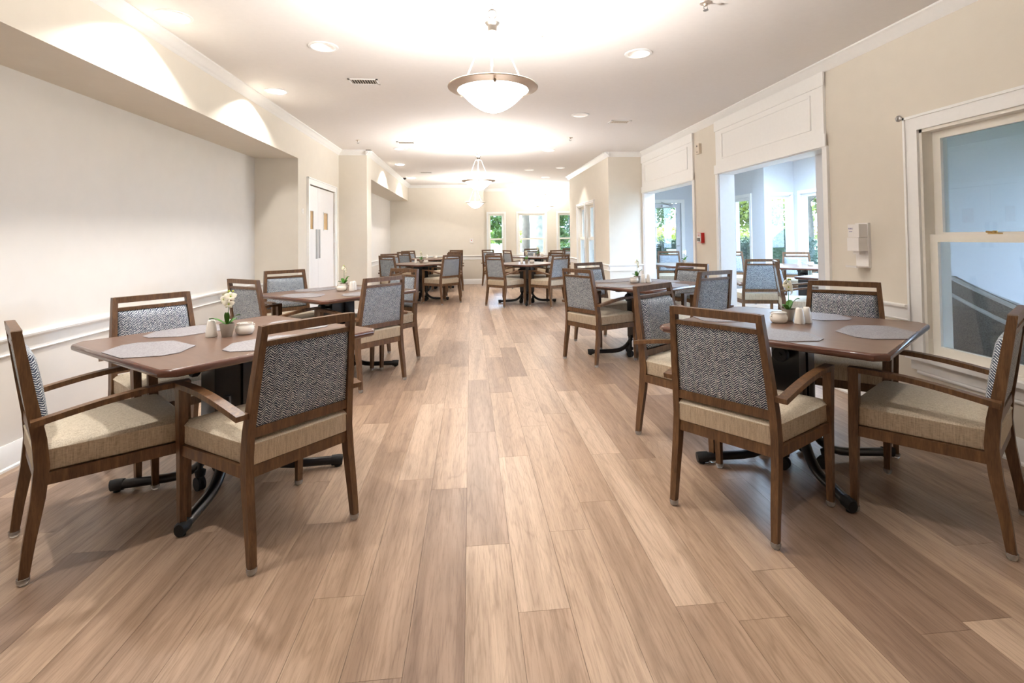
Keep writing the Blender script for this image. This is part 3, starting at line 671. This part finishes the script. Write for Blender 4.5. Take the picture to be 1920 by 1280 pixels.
# ================================================================ TABLE
TS = .5425
def make_table():
    t = empty('dining_table'); ch = .05
    def oct_(s, c): return [(s-c, -s), (s, -s+c), (s, s-c), (s-c, s), (-s+c, s), (-s, s-c), (-s, -s+c), (-s+c, -s)]
    def ringp(inset, z):
        s = TS-inset; return [(x, y, z) for x, y in oct_(s, ch-inset*.4)]
    bm = B(); loft(bm, [ringp(.012, .724), ringp(.012, .7545)]); top = fin('tabletop', bm, 'laminate', t)
    bm = B(); prof = [(.03, .722), (.008, .722), (.002, .727), (0, .738), (.002, .748), (.007, .7535), (.0135, .7552), (.0135, .74), (.03, .724)]
    rows = [[bm.verts.new(p) for p in ringp(i, z)] for i, z in prof]
    for A, D in zip(rows, rows[1:]):
        for i in range(8): bm.faces.new((A[i], A[(i+1) % 8], D[(i+1) % 8], D[i]))
    fin('edge_band', bm, 'edge', t, True, sharp=42, label='red-brown bullnose table edge')
    bm = B(); box(bm, -.26, .26, -.26, .26, .712, .722); bar(bm, [(-.36, 0, .700), (.36, 0, .700)], .05, .022); bar(bm, [(0, -.36, .700), (0, .36, .700)], .05, .022); fin('support_frame', bm, 'black', t, bevel=.002, seg=1)
    bm = B(); box(bm, -.125, -.02, -.07, .07, .20, .70); box(bm, .02, .125, -.07, .07, .20, .70); box(bm, -.022, .022, -.055, .055, .20, .70); fin('column', bm, 'black', t, bevel=.005)
    bm = B(); lathe(bm, [(0, -.02), (.036, -.018), (.042, -.008), (.042, .008), (.036, .018), (0, .02)], 14)
    bmesh.ops.rotate(bm, verts=bm.verts, matrix=Matrix.Rotation(PI/2, 3, 'Y')); tube(bm, [(-.03, 0, 0), (.06, 0, 0)], .012, 8)
    bmesh.ops.translate(bm, verts=bm.verts, vec=(-.19, 0, .62)); fin('height_knob', bm, 'rubber', t, True)
    for sx, sy in ((1, 1), (1, -1), (-1, -1), (-1, 1)):
        d = Vector((sx*.40, sy*.36, 0)); L = d.length; d.normalize()
        pts = [d*.085+Vector((0, 0, .46)), d*.085+Vector((0, 0, .26))]
        for i in range(1, 8):
            a = i/8*PI/2; pts.append(d*(.085+.20*(1-math.cos(a)))+Vector((0, 0, .248-.205*math.sin(a))))
        pts += [d*.30+Vector((0, 0, .040)), d*(L-.02)+Vector((0, 0, .034))]
        bm = B(); tube(bm, pts, .028, 12, rz=.022); lg = fin('leg', bm, 'black', t, True)
        bm = B(); tube(bm, [d*(L-.04)+Vector((0, 0, .034)), d*(L)+Vector((0, 0, .034)), d*(L+.018)+Vector((0, 0, .032))], .029, 12, rz=.028, radii=[.0285, .0285, .020])
        lathe(bm, [(0, 0), (.016, 0), (.016, .02), (0, .02)], 10, (d.x*(L-.01), d.y*(L-.01), 0)); fin('foot_cap', bm, 'rubber', lg, True)
    for sx, sy in ((1, 0), (-1, 0), (0, 1), (0, -1)):
        x, y = sx*.16, sy*.15; bm = B(); lathe(bm, [(0, .075), (.022, .075), (.026, .10), (.012, .11), (.010, .20), (0, .20)], 12, (x, y, 0)); box(bm, min(x, x*.5)-.012, max(x, x*.5)+.012, min(y, y*.5)-.012, max(y, y*.5)+.012, .20, .225); cs = fin('caster', bm, 'rubber', t, True)
        bm = B()
        for o_ in (-.016, .008): tube(bm, [(x+o_, y+.01, .034), (x+o_+.010, y+.01, .034)], .034, 16)
        fin('wheel', bm, 'rubber', cs, True)
    return t
tp = make_table(); tu = [False]
def table(x, y, a, label):
    if not tu[0]: o = tp; tu[0] = True
    else: o = copy_tree(tp)
    o.location = (x, y, 0); o.rotation_euler = (0, 0, a); tag(o, label, 'table', 'square pedestal dining tables'); return (x, y, a)
TAB = {}
for nm, x, y, a, lab in [('TL', -1.2728, 2.8893, .8863, 'near left square brown pedestal table with white orchid'), ('TR', 1.7919, 2.7122, .6669, 'near right square brown pedestal table below the big window'),
    ('TL2', -1.272, 5.114, .862, 'second left square table in front of the white double door'), ('TR2', 1.783, 5.285, .582, 'second right square table before the near wide opening'),
    ('TL3', -1.0, 10.48, .78, 'nearer of the two far left square tables'), ('TL4', -.97, 12.85, .78, 'rearmost left square table beside the far wall'),
    ('TC1', 1.08, 9.8, .70, 'far centre square table standing alone in the aisle end'), ('TC2', 1.72, 12.95, .75, 'rearmost centre square table before the bay windows'),
    ('S1', 4.50, 5.45, .45, 'sunroom table with pale top, nearer one in the near opening'), ('S2', 5.15, 7.45, .75, 'sunroom table under the windows, farther one in the near opening'), ('S3', 3.72, 8.55, .1, 'sunroom table seen in the far opening before the garden door')]:
    TAB[nm] = table(x, y, a, lab)

# ================================================================ TABLE SETTINGS
ZTOP = .7553
def make_mat():
    bm = B(); p = [(-.22, -.035), (-.115, -.15), (.115, -.15), (.22, -.035), (.22, .035), (.115, .15), (-.115, .15), (-.22, .035)]
    loft(bm, [[(x, y, 0) for x, y in p], [(x, y, .0022) for x, y in p]]); return fin('placemat', bm, 'mat')
mm = make_mat(); mu = [False]
def mat(T, lx, ly, rot, label):
    if not mu[0]: o = mm; mu[0] = True
    else: o = mm.copy(); C.objects.link(o)
    X, Y, a = TAB[T]; o.location = (X+lx*math.cos(a)-ly*math.sin(a), Y+lx*math.sin(a)+ly*math.cos(a), ZTOP); o.rotation_euler = (0, 0, a+rot); tag(o, label, 'placemat', 'silver woven placemats')
mat('TR', .03, -.385, 0, 'silver woven placemat at right corner of near right table, fully visible')
mat('TR', -.37, -.03, PI/2, 'silver placemat at front of near right table, half hidden by the chair back')
mat('TR', .49, .09-.03, PI/2, 'silver placemat behind the white shakers on near right table') if False else mat('TR', .385, .03, PI/2, 'silver placemat behind the white shakers on near right table')
mat('TR', 0, .385, 0, 'silver placemat at aisle corner of near right table, hidden behind the chair rail')
mat('TL', -.385, 0, PI/2, 'silver woven placemat at left end of near left table, fully visible')
mat('TL', -.05, .36, 0, 'silver placemat behind the salt shaker on near left table')
mat('TL', 0, -.37, 0, 'silver placemat in front of the sugar bowl on near left table')
mat('TL', .385, 0, PI/2, 'silver placemat seen through the slot of the back-to-camera chair on near left table')
for T, w in (('TL2', 'second left table'), ('TR2', 'second right table')):
    for lx, ly, r, q in ((-.38, 0, PI/2, 'left'), (.38, 0, PI/2, 'right'), (0, -.38, 0, 'front'), (0, .38, 0, 'back')): mat(T, lx, ly, r, 'silver placemat on %s, %s side' % (w, q))
for lx, ly, r, q in ((-.38, 0, PI/2, 'left'), (.38, 0, PI/2, 'right')): mat('S1', lx, ly, r, 'silver placemat on the nearer sunroom table, %s side' % q)

def make_shaker():
    t = empty('salt_shaker'); bm = B(); lathe(bm, [(0, 0), (.027, 0), (.0285, .004), (.026, .03), (.021, .065), (.0185, .082), (.014, .089), (0, .090)], 20)
    for v in bm.verts:
        a = math.atan2(v.co.y, v.co.x); r = 1+.03*math.cos(6*a) if v.co.z < .08 else 1; v.co.x *= r; v.co.y *= r
    fin('body', bm, 'pottery', t, True, sharp=60)
    bm = B()
    for i in range(3): a = 2*PI*i/3; lathe(bm, [(0, .0905), (.0014, .0905), (.0014, .088)], 6, (math.cos(a)*.006, math.sin(a)*.006, 0))
    fin('holes', bm, 'ink', t); return t
def make_bowl():
    t = empty('sugar_bowl'); bm = B(); lathe(bm, [(0, 0), (.034, 0), (.041, .005), (.047, .018), (.048, .032), (.043, .044), (.039, .050), (.041, .056), (.042, .060), (.038, .060), (.037, .052), (.041, .040), (.043, .026), (.036, .008), (0, .007)], 28)
    fin('body', bm, 'pottery', t, True, sharp=70)
    for s in (-1, 1):
        bm = B(); tube(bm, [(s*.043, 0, .046), (s*.052, 0, .048), (s*.054, 0, .040), (s*.047, 0, .036)], .003, 6); fin('lug', bm, 'pottery', t, True)
    bm = B(); random.seed(3)
    for i in range(5): bar(bm, [(-.02+i*.009, -.022, .045), (-.022+i*.009, .020, .052)], .003, .016)
    fin('packets', bm, 'white_plastic', t); return t
def leafmesh(bm, base, d, L, w, lift, droop):
    d = Vector(d).normalized(); side = d.cross(Vector((0, 0, 1))).normalized(); rows = []
    for i in range(7):
        u = i/6; p = Vector(base)+d*(L*u)+Vector((0, 0, lift*math.sin(u*PI*.55)-droop*u*u)); ww = w*math.sin(min(1, u*1.02+.06)*PI)**.7 if i < 6 else .0008
        rows.append([bm.verts.new(p-side*ww+Vector((0, 0, .004))), bm.verts.new(p), bm.verts.new(p+side*ww+Vector((0, 0, .004))), bm.verts.new(p-Vector((0, 0, .0015)))])
    for A, D in zip(rows, rows[1:]):
        for i in range(4): bm.faces.new((A[i], A[(i+1) % 4], D[(i+1) % 4], D[i]))
    bm.faces.new(rows[0]); bm.faces.new(rows[-1][::-1])
def petal(bm, c, d, nrm, L, w):
    d = Vector(d).normalized(); n = Vector(nrm).normalized(); s = d.cross(n).normalized(); rows = []
    for i in range(6):
        u = i/5; ww = w*math.sin((u*.86+.10)*PI)**.8; p = Vector(c)+d*L*u+n*(.006*math.sin(u*PI))
        rows.append([bm.verts.new(p-s*ww-n*.001), bm.verts.new(p+n*.003), bm.verts.new(p+s*ww-n*.001), bm.verts.new(p-n*.0012)])
    for A, D in zip(rows, rows[1:]):
        for i in range(4): bm.faces.new((A[i], A[(i+1) % 4], D[(i+1) % 4], D[i]))
    bm.faces.new(rows[0]); bm.faces.new(rows[-1][::-1])
def make_orchid():
    t = empty('potted_orchid')
    bm = B(); lathe(bm, [(0, 0), (.024, 0), (.025, .002), (.036, .064), (.036, .068), (.0335, .068), (.032, .056), (0, .054)], 28); fin('pot', bm, 'pot', t, True, sharp=50)
    bm = B(); lathe(bm, [(0, .060), (.02, .0595), (.0325, .056), (.032, .054), (0, .054)], 16)
    for v in bm.verts: v.co.z += random.uniform(-.001, .003) if v.co.z > .055 else 0
    fin('moss', bm, 'soil', t, True)
    for d, L, w, l, dr in (((-1, -.2, 0), .085, .014, .045, .005), ((.25, -.6, 0), .06, .013, .075, 0), ((1, .25, 0), .062, .019, .055, 0), ((.5, .9, 0), .06, .014, .03, .0)):
        bm = B(); leafmesh(bm, (0, 0, .055), d, L, w, l, dr); fin('leaf', bm, 'leaf', t, True, sharp=80)
    bm = B(); tube(bm, [(0, 0, .055), (.004, 0, .10), (.008, 0, .145), (.004, 0, .185), (-.006, 0, .215), (.004, 0, .232), (.028, 0, .238)], .0018, 6); fin('stem', bm, 'leaf', t, True)
    for c, nrm, s in (((-.010, -.008, .195), (-.45, -.8, .1), 1.0), ((.020, -.006, .210), (.5, -.8, .3), 1.05), ((.014, -.012, .172), (.3, -.9, -.15), .95), ((-.004, .012, .215), (-.2, .9, .3), .9)):
        n = Vector(nrm).normalized(); a = n.cross(Vector((0, 0, 1))).normalized(); b = a.cross(n); f = None
        for k in range(5):
            an = PI/2+2*PI*k/5; d = a*math.cos(an)+b*math.sin(an)
            bm = B(); petal(bm, c, d, n, (.030 if k in (1, 4) else .026)*s, (.0145 if k in (1, 4) else .009)*s)
            if f is None:
                b0 = B(); lathe(b0, [(0, -.004), (.004, -.002), (.005, .001), (.002, .005), (0, .006)], 10, Vector(c)+n*.004); f = fin('flower', b0, 'bud', t, True)
            fin('petal', bm, 'petal', f, True, sharp=80)
    for c, r in (((.010, 0, .238), .006), ((.030, 0, .238), .005)):
        bm = B(); lathe(bm, [(0, -r), (r*.8, -r*.6), (r, 0), (r*.7, r*.8), (0, r*1.2)], 10, c); fin('bud', bm, 'bud', t, True)
    return t
PR = {'salt_shaker': make_shaker(), 'sugar_bowl': make_bowl(), 'potted_orchid': make_orchid()}; us = set()
def put(kind, x, y, rz, label, cat):
    if kind in us: o = copy_tree(PR[kind])
    else: us.add(kind); o = PR[kind]
    o.location = (x, y, ZTOP); o.rotation_euler = (0, 0, rz)
    tag(o, label, cat, {'salt_shaker': 'white shakers', 'sugar_bowl': 'white sugar bowls', 'potted_orchid': 'small potted orchids'}[kind]); return o
put('salt_shaker', -1.373, 2.872, .3, 'white shaker left of the orchid on near left table', 'shaker')
put('potted_orchid', -1.292, 2.868, 0, 'white orchid in grey pot on near left table', 'potted plant')
put('sugar_bowl', -1.226, 2.925, .8, 'round white sugar bowl beside the orchid on near left table', 'bowl')
put('sugar_bowl', 1.752, 2.775, .2, 'round white sugar bowl at left of the orchid on near right table', 'bowl')
put('potted_orchid', 1.845, 2.828, .5, 'white orchid in grey pot on near right table, behind shaker and bowl', 'potted plant')
put('salt_shaker', 1.842, 2.722, .1, 'nearer white shaker on near right table', 'shaker')
put('salt_shaker', 1.899, 2.742, .6, 'farther white shaker on near right table, right of its twin', 'shaker')
put('sugar_bowl', 1.745, 5.34, .3, 'white sugar bowl on second right table', 'bowl')
put('potted_orchid', 1.80, 5.41, 1.2, 'white orchid on second right table', 'potted plant')
put('salt_shaker', 1.845, 5.34, 0, 'left white shaker on second right table', 'shaker')
put('salt_shaker', 1.905, 5.34, .5, 'right white shaker on second right table', 'shaker')
put('sugar_bowl', -1.265, 5.18, .3, 'white sugar bowl on second left table', 'bowl')
put('potted_orchid', -1.26, 5.27, 2.0, 'white orchid on second left table, in front of the beige pier', 'potted plant')
put('salt_shaker', -1.165, 5.17, 0, 'white shaker on second left table, right of the bowl', 'shaker')
put('salt_shaker', -1.155, 5.23, .4, 'white shaker behind its twin on second left table', 'shaker')
for T, w in (('TL3', 'nearer far left table'), ('TL4', 'rearmost left table'), ('TC1', 'far centre table'), ('TC2', 'rearmost centre table'), ('S1', 'nearer sunroom table'), ('S2', 'farther sunroom table'), ('S3', 'sunroom table in far opening')):
    X, Y, a = TAB[T]
    if T != 'S3': put('sugar_bowl', X+.10, Y, .3, 'white sugar bowl on the ' + w, 'bowl'); put('salt_shaker', X-.10, Y-.02, 0, 'white shaker on the ' + w, 'shaker')
    if T not in ('TL4', 'S2'): put('potted_orchid', X+.0, Y+.06, a*3, 'small orchid on the ' + w, 'potted plant')

# ================================================================ WALL AND CEILING FITTINGS
def wall_text(txt, size, mat, parent, M4, name='lettering'):
    cu = bpy.data.curves.new('t', 'FONT'); cu.body = txt; cu.size = size; cu.extrude = .0003; cu.align_x = 'CENTER'
    o = bpy.data.objects.new('t', cu); C.objects.link(o); dg = bpy.context.evaluated_depsgraph_get(); me = bpy.data.meshes.new_from_object(o.evaluated_get(dg)); bpy.data.objects.remove(o)
    me.materials.clear(); me.materials.append(MT[mat]); me.transform(M4); q = bpy.data.objects.new(name, me); C.objects.link(q); q.parent = parent; return q
# sanitizer dispenser on the right wall, local frame: x out of wall, y along wall, z up
t = empty('sanitizer_dispenser', (WR, 3.575, 1.0), PI)
tag(t, 'white hand sanitizer dispenser with drip tray on the wall left of the big window', 'dispenser')
bm = B(); box(bm, 0, .022, -.062, .062, .0, .335); fin('back_plate', bm, 'white_plastic', t, bevel=.006)
bm = B(); box(bm, .02, .095, -.058, .058, .125, .225); fin('lower_housing', bm, 'white_plastic', t, bevel=.012, seg=3)
bm = B(); box(bm, .02, .088, -.056, .056, .228, .325); fin('upper_cover', bm, 'white_plastic', t, bevel=.012, seg=3)
bm = B(); box(bm, .02, .07, -.03, .03, .10, .128); fin('nozzle', bm, 'white_plastic', t, bevel=.006)
bm = B(); box(bm, .015, .115, -.055, .055, .002, .012); box(bm, .108, .115, -.055, .055, .01, .016); fin('drip_tray', bm, 'white_plastic', t, bevel=.003)
bm = B(); box(bm, .0881, .0888, -.052, .0, .238, .315); lb = fin('label_card', bm, 'white_plastic', t)
M4 = Matrix(((0, 0, 1, .0893), (1, 0, 0, -.026), (0, 1, 0, .288), (0, 0, 0, 1)))
wall_text('PURELL', .014, 'purple', lb, M4); M4b = M4.copy(); M4b[2][3] = .268; wall_text('Advanced', .008, 'purple', lb, M4b)
# fire alarm strobe
t = empty('fire_alarm', (WR, 6.27, 1.155), PI); tag(t, 'small red and white fire alarm on the wall strip between the two wide openings', 'fire alarm')
bm = B(); box(bm, 0, .042, -.055, .055, 0, .13); fin('red_base', bm, 'red', t, bevel=.003)
bm = B(); box(bm, .042, .05, -.05, .05, .006, .124); q = fin('front_plate', bm, 'white_plastic', t, bevel=.002)
wall_text('FIRE', .034, 'red', q, Matrix(((0, 0, 1, .0505), (1, 0, 0, 0), (0, 1, 0, .085), (0, 0, 0, 1))))
bm = B(); box(bm, .05, .062, -.03, .03, .02, .065); fin('strobe_lens', bm, 'clear', t, bevel=.003)
t = empty('wall_speaker', (WR, 6.30, 2.30), PI); tag(t, 'beige box sensor high on the wall strip between the openings', 'sensor')
bm = B(); box(bm, 0, .035, -.05, .05, 0, .13); fin('housing', bm, 'beige_plastic', t, bevel=.006)
bm = B(); box(bm, .035, .038, -.01, .01, .02, .03); box(bm, .035, .038, -.01, .01, .09, .11); fin('slots', bm, 'ink', t)
t = empty('thermostat', (.03, 13.9, 1.12), -PI/2); tag(t, 'small white thermostat with red light on the far wall beside the bay', 'thermostat')
bm = B(); box(bm, 0, .025, -.045, .045, 0, .11); fin('housing', bm, 'white_plastic', t, bevel=.005)
bm = B(); box(bm, .025, .028, -.012, .012, .05, .074); fin('indicator', bm, 'red', t)
bm = B(); lathe(bm, [(0, 0), (.022, 0), (.022, .006), (.012, .012), (.010, .02), (0, .02)], 20); bmesh.ops.rotate(bm, verts=bm.verts, matrix=Matrix.Rotation(-PI/2, 3, 'Y'))
o = fin('wall_button', bm, 'steel', None, True); o.location = (WR, 3.235, 2.045); tag(o, 'small round grey button on the wall at top left of the big window', 'button')
bm = B(); box(bm, 0, .012, -.02, .02, -.03, .03); box(bm, .012, .018, -.006, .006, -.012, .012); o = fin('light_switch', bm, 'white_plastic', None, bevel=.002); o.location = (WL, 6.60, 1.62); tag(o, 'tiny switch plate on wall just left of the white double door', 'switch')
def vent(x, y, lab):
    t = empty('ceiling_vent', (x, y, HC)); tag(t, lab, 'vent', 'ceiling air vents'); a, b = .13, .08
    bm = B()
    for q in ((-a, a, -b, -b+.018), (-a, a, b-.018, b), (-a, -a+.018, -b, b), (a-.018, a, -b, b)): box(bm, *q, -.006, 0)
    fin('frame', bm, 'trim', t, bevel=.002, seg=1)
    bm = B(); box(bm, -a+.01, a-.01, -b+.01, b-.01, -.0015, -.0005); fin('duct_shade', bm, 'slot', t)  # flat dark sheet painting the shade behind the slats
    for i in range(10):
        xx = -a+.028+i*.0225; bm = B(); bar(bm, [(xx, -b+.016, -.005), (xx, b-.016, -.005)], .009, .002); bmesh.ops.rotate(bm, cent=(xx, 0, -.005), verts=bm.verts, matrix=Matrix.Rotation(.6, 3, 'Y')); fin('slat', bm, 'beige_plastic', t)
vent(-.939, 4.69, 'near left ceiling vent with slats'); vent(1.871, 6.18, 'right ceiling vent beside the crown moulding'); vent(-.932, 7.67, 'left ceiling vent, middle of three in a line'); vent(-.941, 11.2, 'left ceiling vent farthest from the camera')
t = empty('smoke_detector', (.437, 3.53, HC)); tag(t, 'white ceiling detector just right of the nearest pendant', 'detector')
bm = B(); lathe(bm, [(0, 0), (.085, 0), (.085, -.006), (.06, -.022), (.045, -.030), (0, -.032)], 28); fin('housing', bm, 'white_plastic', t, True)
for s in (-1, 1):
    bm = B(); box(bm, s*.055-.02, s*.055+.02, -.008, .008, -.026, -.012); fin('slot', bm, 'beige_plastic', t)
def sprinkler(x, y, lab):
    t = empty('fire_sprinkler', (x, y, HC)); tag(t, lab, 'sprinkler', 'ceiling sprinklers')
    bm = B(); lathe(bm, [(0, 0), (.036, 0), (.034, -.004), (.014, -.008), (.010, -.02), (0, -.02)], 20); fin('escutcheon', bm, 'nickel', t, True)
    bm = B(); tube(bm, [(-.01, 0, -.015), (-.012, 0, -.035), (0, 0, -.045)], .0022, 6); tube(bm, [(.01, 0, -.015), (.012, 0, -.035), (0, 0, -.045)], .0022, 6); lathe(bm, [(0, -.045), (.016, -.045), (.016, -.048), (0, -.048)], 12); fin('deflector', bm, 'steel', t, True)
sprinkler(1.449, 2.966, 'ceiling sprinkler at the top edge of the picture, right'); sprinkler(1.449, 7.22, 'ceiling sprinkler on the right beyond the second pendant'); sprinkler(-1.591, 7.51, 'ceiling sprinkler by the left pier corner')
t = empty('dome_camera', (-1.50, 12.0, HC)); tag(t, 'small dark dome camera on the ceiling by the far left bulkhead', 'camera')
bm = B(); lathe(bm, [(0, 0), (.055, 0), (.055, -.02), (.045, -.026), (0, -.026)], 24); fin('base', bm, 'white_plastic', t, True)
bm = B(); lathe(bm, [(.042, -.026), (.038, -.045), (.02, -.062), (0, -.066)], 20); fin('dome', bm, 'black', t, True)

# ================================================================ WOVEN LOUNGE CHAIR beyond the big window
t = empty('lounge_chair', (4.02, 3.32, 0), -2.29); tag(t, 'grey woven lounge chair with white edging behind the big window glass', 'chair')
def shell_pts(u, out):
    a = -PI*.92+u*PI*1.84; r = .36+(.045 if out else 0); x = r*math.sin(a)*1.0; y = -r*math.cos(a)*1.05
    c = .5+.5*math.cos(a); top = .50+.42*c**1.3; return x, y, top
bm = B(); n = 28
rows = []
for i in range(n+1):
    u = i/n; xi, yi, tz = shell_pts(u, 0); xo, yo, _ = shell_pts(u, 1)
    rows.append([(xi, yi, .12), (xo, yo, .12), (xo*1.03, yo*1.03, tz*.6), (xo*1.08, yo*1.08, tz), (xi*1.08, yi*1.08, tz), (xi, yi, tz*.6)])
loft(bm, rows); fin('shell', bm, 'wicker', t, True, sharp=50)
for f_, dz in ((1.09, 0.005), (1.06, -.13)):
    bm = B(); tube(bm, [(shell_pts(i/n, 1)[0]*f_, shell_pts(i/n, 1)[1]*f_, shell_pts(i/n, 1)[2]+dz) for i in range(n+1)], .015, 8); fin('piping', bm, 'piping', t, True)
bm = B(); lathe(bm, [(0, .30), (.31, .30), (.325, .32), (.325, .40), (.30, .43), (0, .44)], 28); fin('seat_cushion', bm, 'wicker', t, True)
bm = B(); lathe(bm, [(0, .1), (.30, .1), (.30, .30), (0, .30)], 24); fin('base', bm, 'wicker', t, True)
for sx, sy in ((.2, .2), (-.2, .2), (.2, -.2), (-.2, -.2)):
    bm = B(); tube(bm, [(sx, sy, 0), (sx, sy, .11)], .018, 8); fin('leg', bm, 'rubber', t, True)
t = empty('low_table', (5.35, 3.0, 0)); tag(t, 'dark low table behind the big window glass, right of the woven chair', 'table')
bm = B(); box(bm, -.35, .35, -.5, .5, .40, .44); fin('top', bm, 'black', t, bevel=.004)
for sx in (-.3, .3):
    for sy in (-.45, .45):
        bm = B(); box(bm, sx-.02, sx+.02, sy-.02, sy+.02, 0, .40); fin('leg', bm, 'black', t)

# ================================================================ OUTDOORS
bm = B(); box(bm, -150, 200, 15.16, 400, -.3, -.15); box(bm, SX2+.16, 80, -30, 15.16, -.3, -.15); box(bm, 4.16, SX2+.16, 11.91, 15.16, -.3, -.15)
g = struct('ground', bm, 'grass')
def leafcloud(name, blobs, n, size, mat, parent=None):
    V = []; Fc = []
    tot = sum(r[3]*r[4] for r in blobs)
    for cx, cy, cz, rx, rz in blobs:
        m = int(n*rx*rz/tot)
        d = rng.normal(size=(m, 3)); d /= np.linalg.norm(d, axis=1)[:, None]; rad = rng.uniform(.35, 1, m)**.5
        P = np.stack([cx+d[:, 0]*rx*rad, cy+d[:, 1]*rx*rad, cz+d[:, 2]*rz*rad], 1)
        A = rng.normal(size=(m, 3)); A /= np.linalg.norm(A, axis=1)[:, None]; Bv = np.cross(A, rng.normal(size=(m, 3))); Bv /= np.linalg.norm(Bv, axis=1)[:, None]
        s = size*rng.uniform(.6, 1.3, m)[:, None]
        Q = np.stack([P-A*s, P-Bv*s*.5, P+A*s, P+Bv*s*.5], 1).reshape(-1, 3)
        b = len(V); V += Q.tolist(); Fc += [(b+4*i, b+4*i+1, b+4*i+2, b+4*i+3) for i in range(m)]
    o = mesh_np(name, V, Fc, mat, parent); o['kind'] = 'stuff'; return o
def tree(x, y, h, r, lab, leaf, trunkmat='darktrunk', tr=.2, crown=None, n=9000, size=.10):
    t = empty('tree', (x, y, -.15)); tag(t, lab, 'tree', 'garden trees')
    bm = B(); tube(bm, [(0, 0, 0), (.05, 0, h*.3), (-.05, .05, h*.6), (.1, 0, h*.9)], tr, 12, radii=[tr*1.25, tr, tr*.8, tr*.4]); fin('trunk', bm, trunkmat, t, True)
    for i in range(4):
        a = i*1.7; bm = B(); tube(bm, [(0, 0, h*(.40+.08*i)), (math.cos(a)*r*.4, math.sin(a)*r*.4, h*(.5+.08*i)), (math.cos(a)*r*.8, math.sin(a)*r*.8, h*(.56+.08*i))], tr*.3, 7, radii=[tr*.4, tr*.25, tr*.1]); fin('branch', bm, trunkmat, t, True)
    bl = crown or [(random.uniform(-1, 1)*r*.6, random.uniform(-1, 1)*r*.6, h*random.uniform(.35, 1.0), r*random.uniform(.35, .6), r*random.uniform(.3, .5)) for _ in range(9)]
    o = leafcloud('foliage', bl, n, size, leaf, t); return t
tree(2.56, 20, 7, 2.2, 'thick pale-barked tree behind the middle bay window', 'leaf_mid', 'trunk', .30, crown=[(.9, 1.0, 2.3, .6, .6), (1.0, 1.4, 1.3, .6, .5), (-1.75, .6, 2.1, .55, .4), (-1.3, 1.6, 1.5, .4, .35), (0, 0, 5.5, 2.0, 1.0)])
tree(1.86, 17.4, 6, 1.2, 'dark leaning trunk left of the pale one in the middle bay window', 'leaf_mid', 'darktrunk', .13, crown=[(-.1, 0, 2.7, .4, .35), (0, 0, 4.5, 1.0, .6)], n=4000)
tree(5.9, 29, 6, 2.6, 'grey-green tree behind the right bay window', 'leaf_dark', 'darktrunk', .3)
tree(-1.2, 27, 6, 2.0, 'pale leafy tree behind the left bay window', 'leaf_light', 'darktrunk', .18, crown=[(.4, 0, 2.9, 1.0, .9), (1.6, 0, 3.6, 1.2, .8), (-1.2, 0, 3.5, 1.0, .8)], n=1600)
tree(9.2, 13.3, 5.5, 1.9, 'bright yellow-green tree in the sunroom middle window', 'leaf_light', n=12000)
tree(13.2, 12.0, 6, 2.1, 'light green tree in the sunroom right window', 'leaf_light', n=9000)
tree(7.9, 18.4, 6, 1.7, 'pale tree seen through the garden door', 'leaf_light', n=9000)
tree(8.2, 24, 6, 1.9, 'second pale tree seen through the garden door glass', 'leaf_mid', n=7000)
tree(15, 4, 7, 3.2, 'large tree beyond the side windows of the sunroom', 'leaf_mid', n=9000)
tree(11.2, 19.2, 6, 1.9, 'tree in the narrow left sunroom window', 'leaf_light', n=8000)
def hedge(name, pts, h, w, lab, leaf='leaf_dark', n=9000):
    t = empty(name, (pts[0][0], pts[0][1], -.15)); tag(t, lab, 'hedge'); P = [Vector((a-pts[0][0], b-pts[0][1], 0)) for a, b in pts]
    bm = B(); bar(bm, [p+Vector((0, 0, h*.45)) for p in P], w*.6, h*.8); fin('core', bm, 'leaf_dark', t)
    bl = []
    for A, D in zip(P, P[1:]):
        m = int((D-A).length/.35)+1
        for i in range(m): q = A.lerp(D, i/m); bl.append((q.x+random.uniform(-.05, .05), q.y, h*random.uniform(.42, .52), w*.62, h*.52))
    leafcloud('foliage', bl, n, .05, leaf, t)
hedge('garden_hedge', [(5.0, 15.6), (9.5, 14.6)], 1.35, .9, 'clipped green hedge outside the garden door')
hedge('garden_hedge', [(7.6, 11.2), (8.6, 13.2)], 1.5, .8, 'clipped hedge outside the sunroom windows')
hedge('garden_hedge', [(3.2, 18.0), (5.6, 18.6)], 1.2, .9, 'green hedge low outside the right bay window', 'leaf_mid', 5000)
t = empty('tree_line', (-20, 115, -.15)); tag(t, 'distant pale tree line across the lawn behind the left bay window', 'trees')
leafcloud('foliage', [(i*6+random.uniform(-1, 1), random.uniform(-2, 2), 1.2, 4.2, random.uniform(1.6, 2.6)) for i in range(18)], 14000, .4, 'leaf_light', t)
t = empty('garden_urn', (5.88, 14.3, -.15)); tag(t, 'white stone urn outside the garden door', 'urn')
bm = B(); lathe(bm, [(0, 0), (.16, 0), (.16, .08), (.07, .14), (.06, .55), (.12, .62), (0, .62)], 20); fin('pedestal', bm, 'stone', t, True, sharp=40)
bm = B(); lathe(bm, [(0, .62), (.08, .62), (.15, .72), (.17, .92), (.22, .96), (.22, .99), (.16, .99), (.14, .75), (0, .72)], 24); fin('basin', bm, 'stone', t, True, sharp=40)
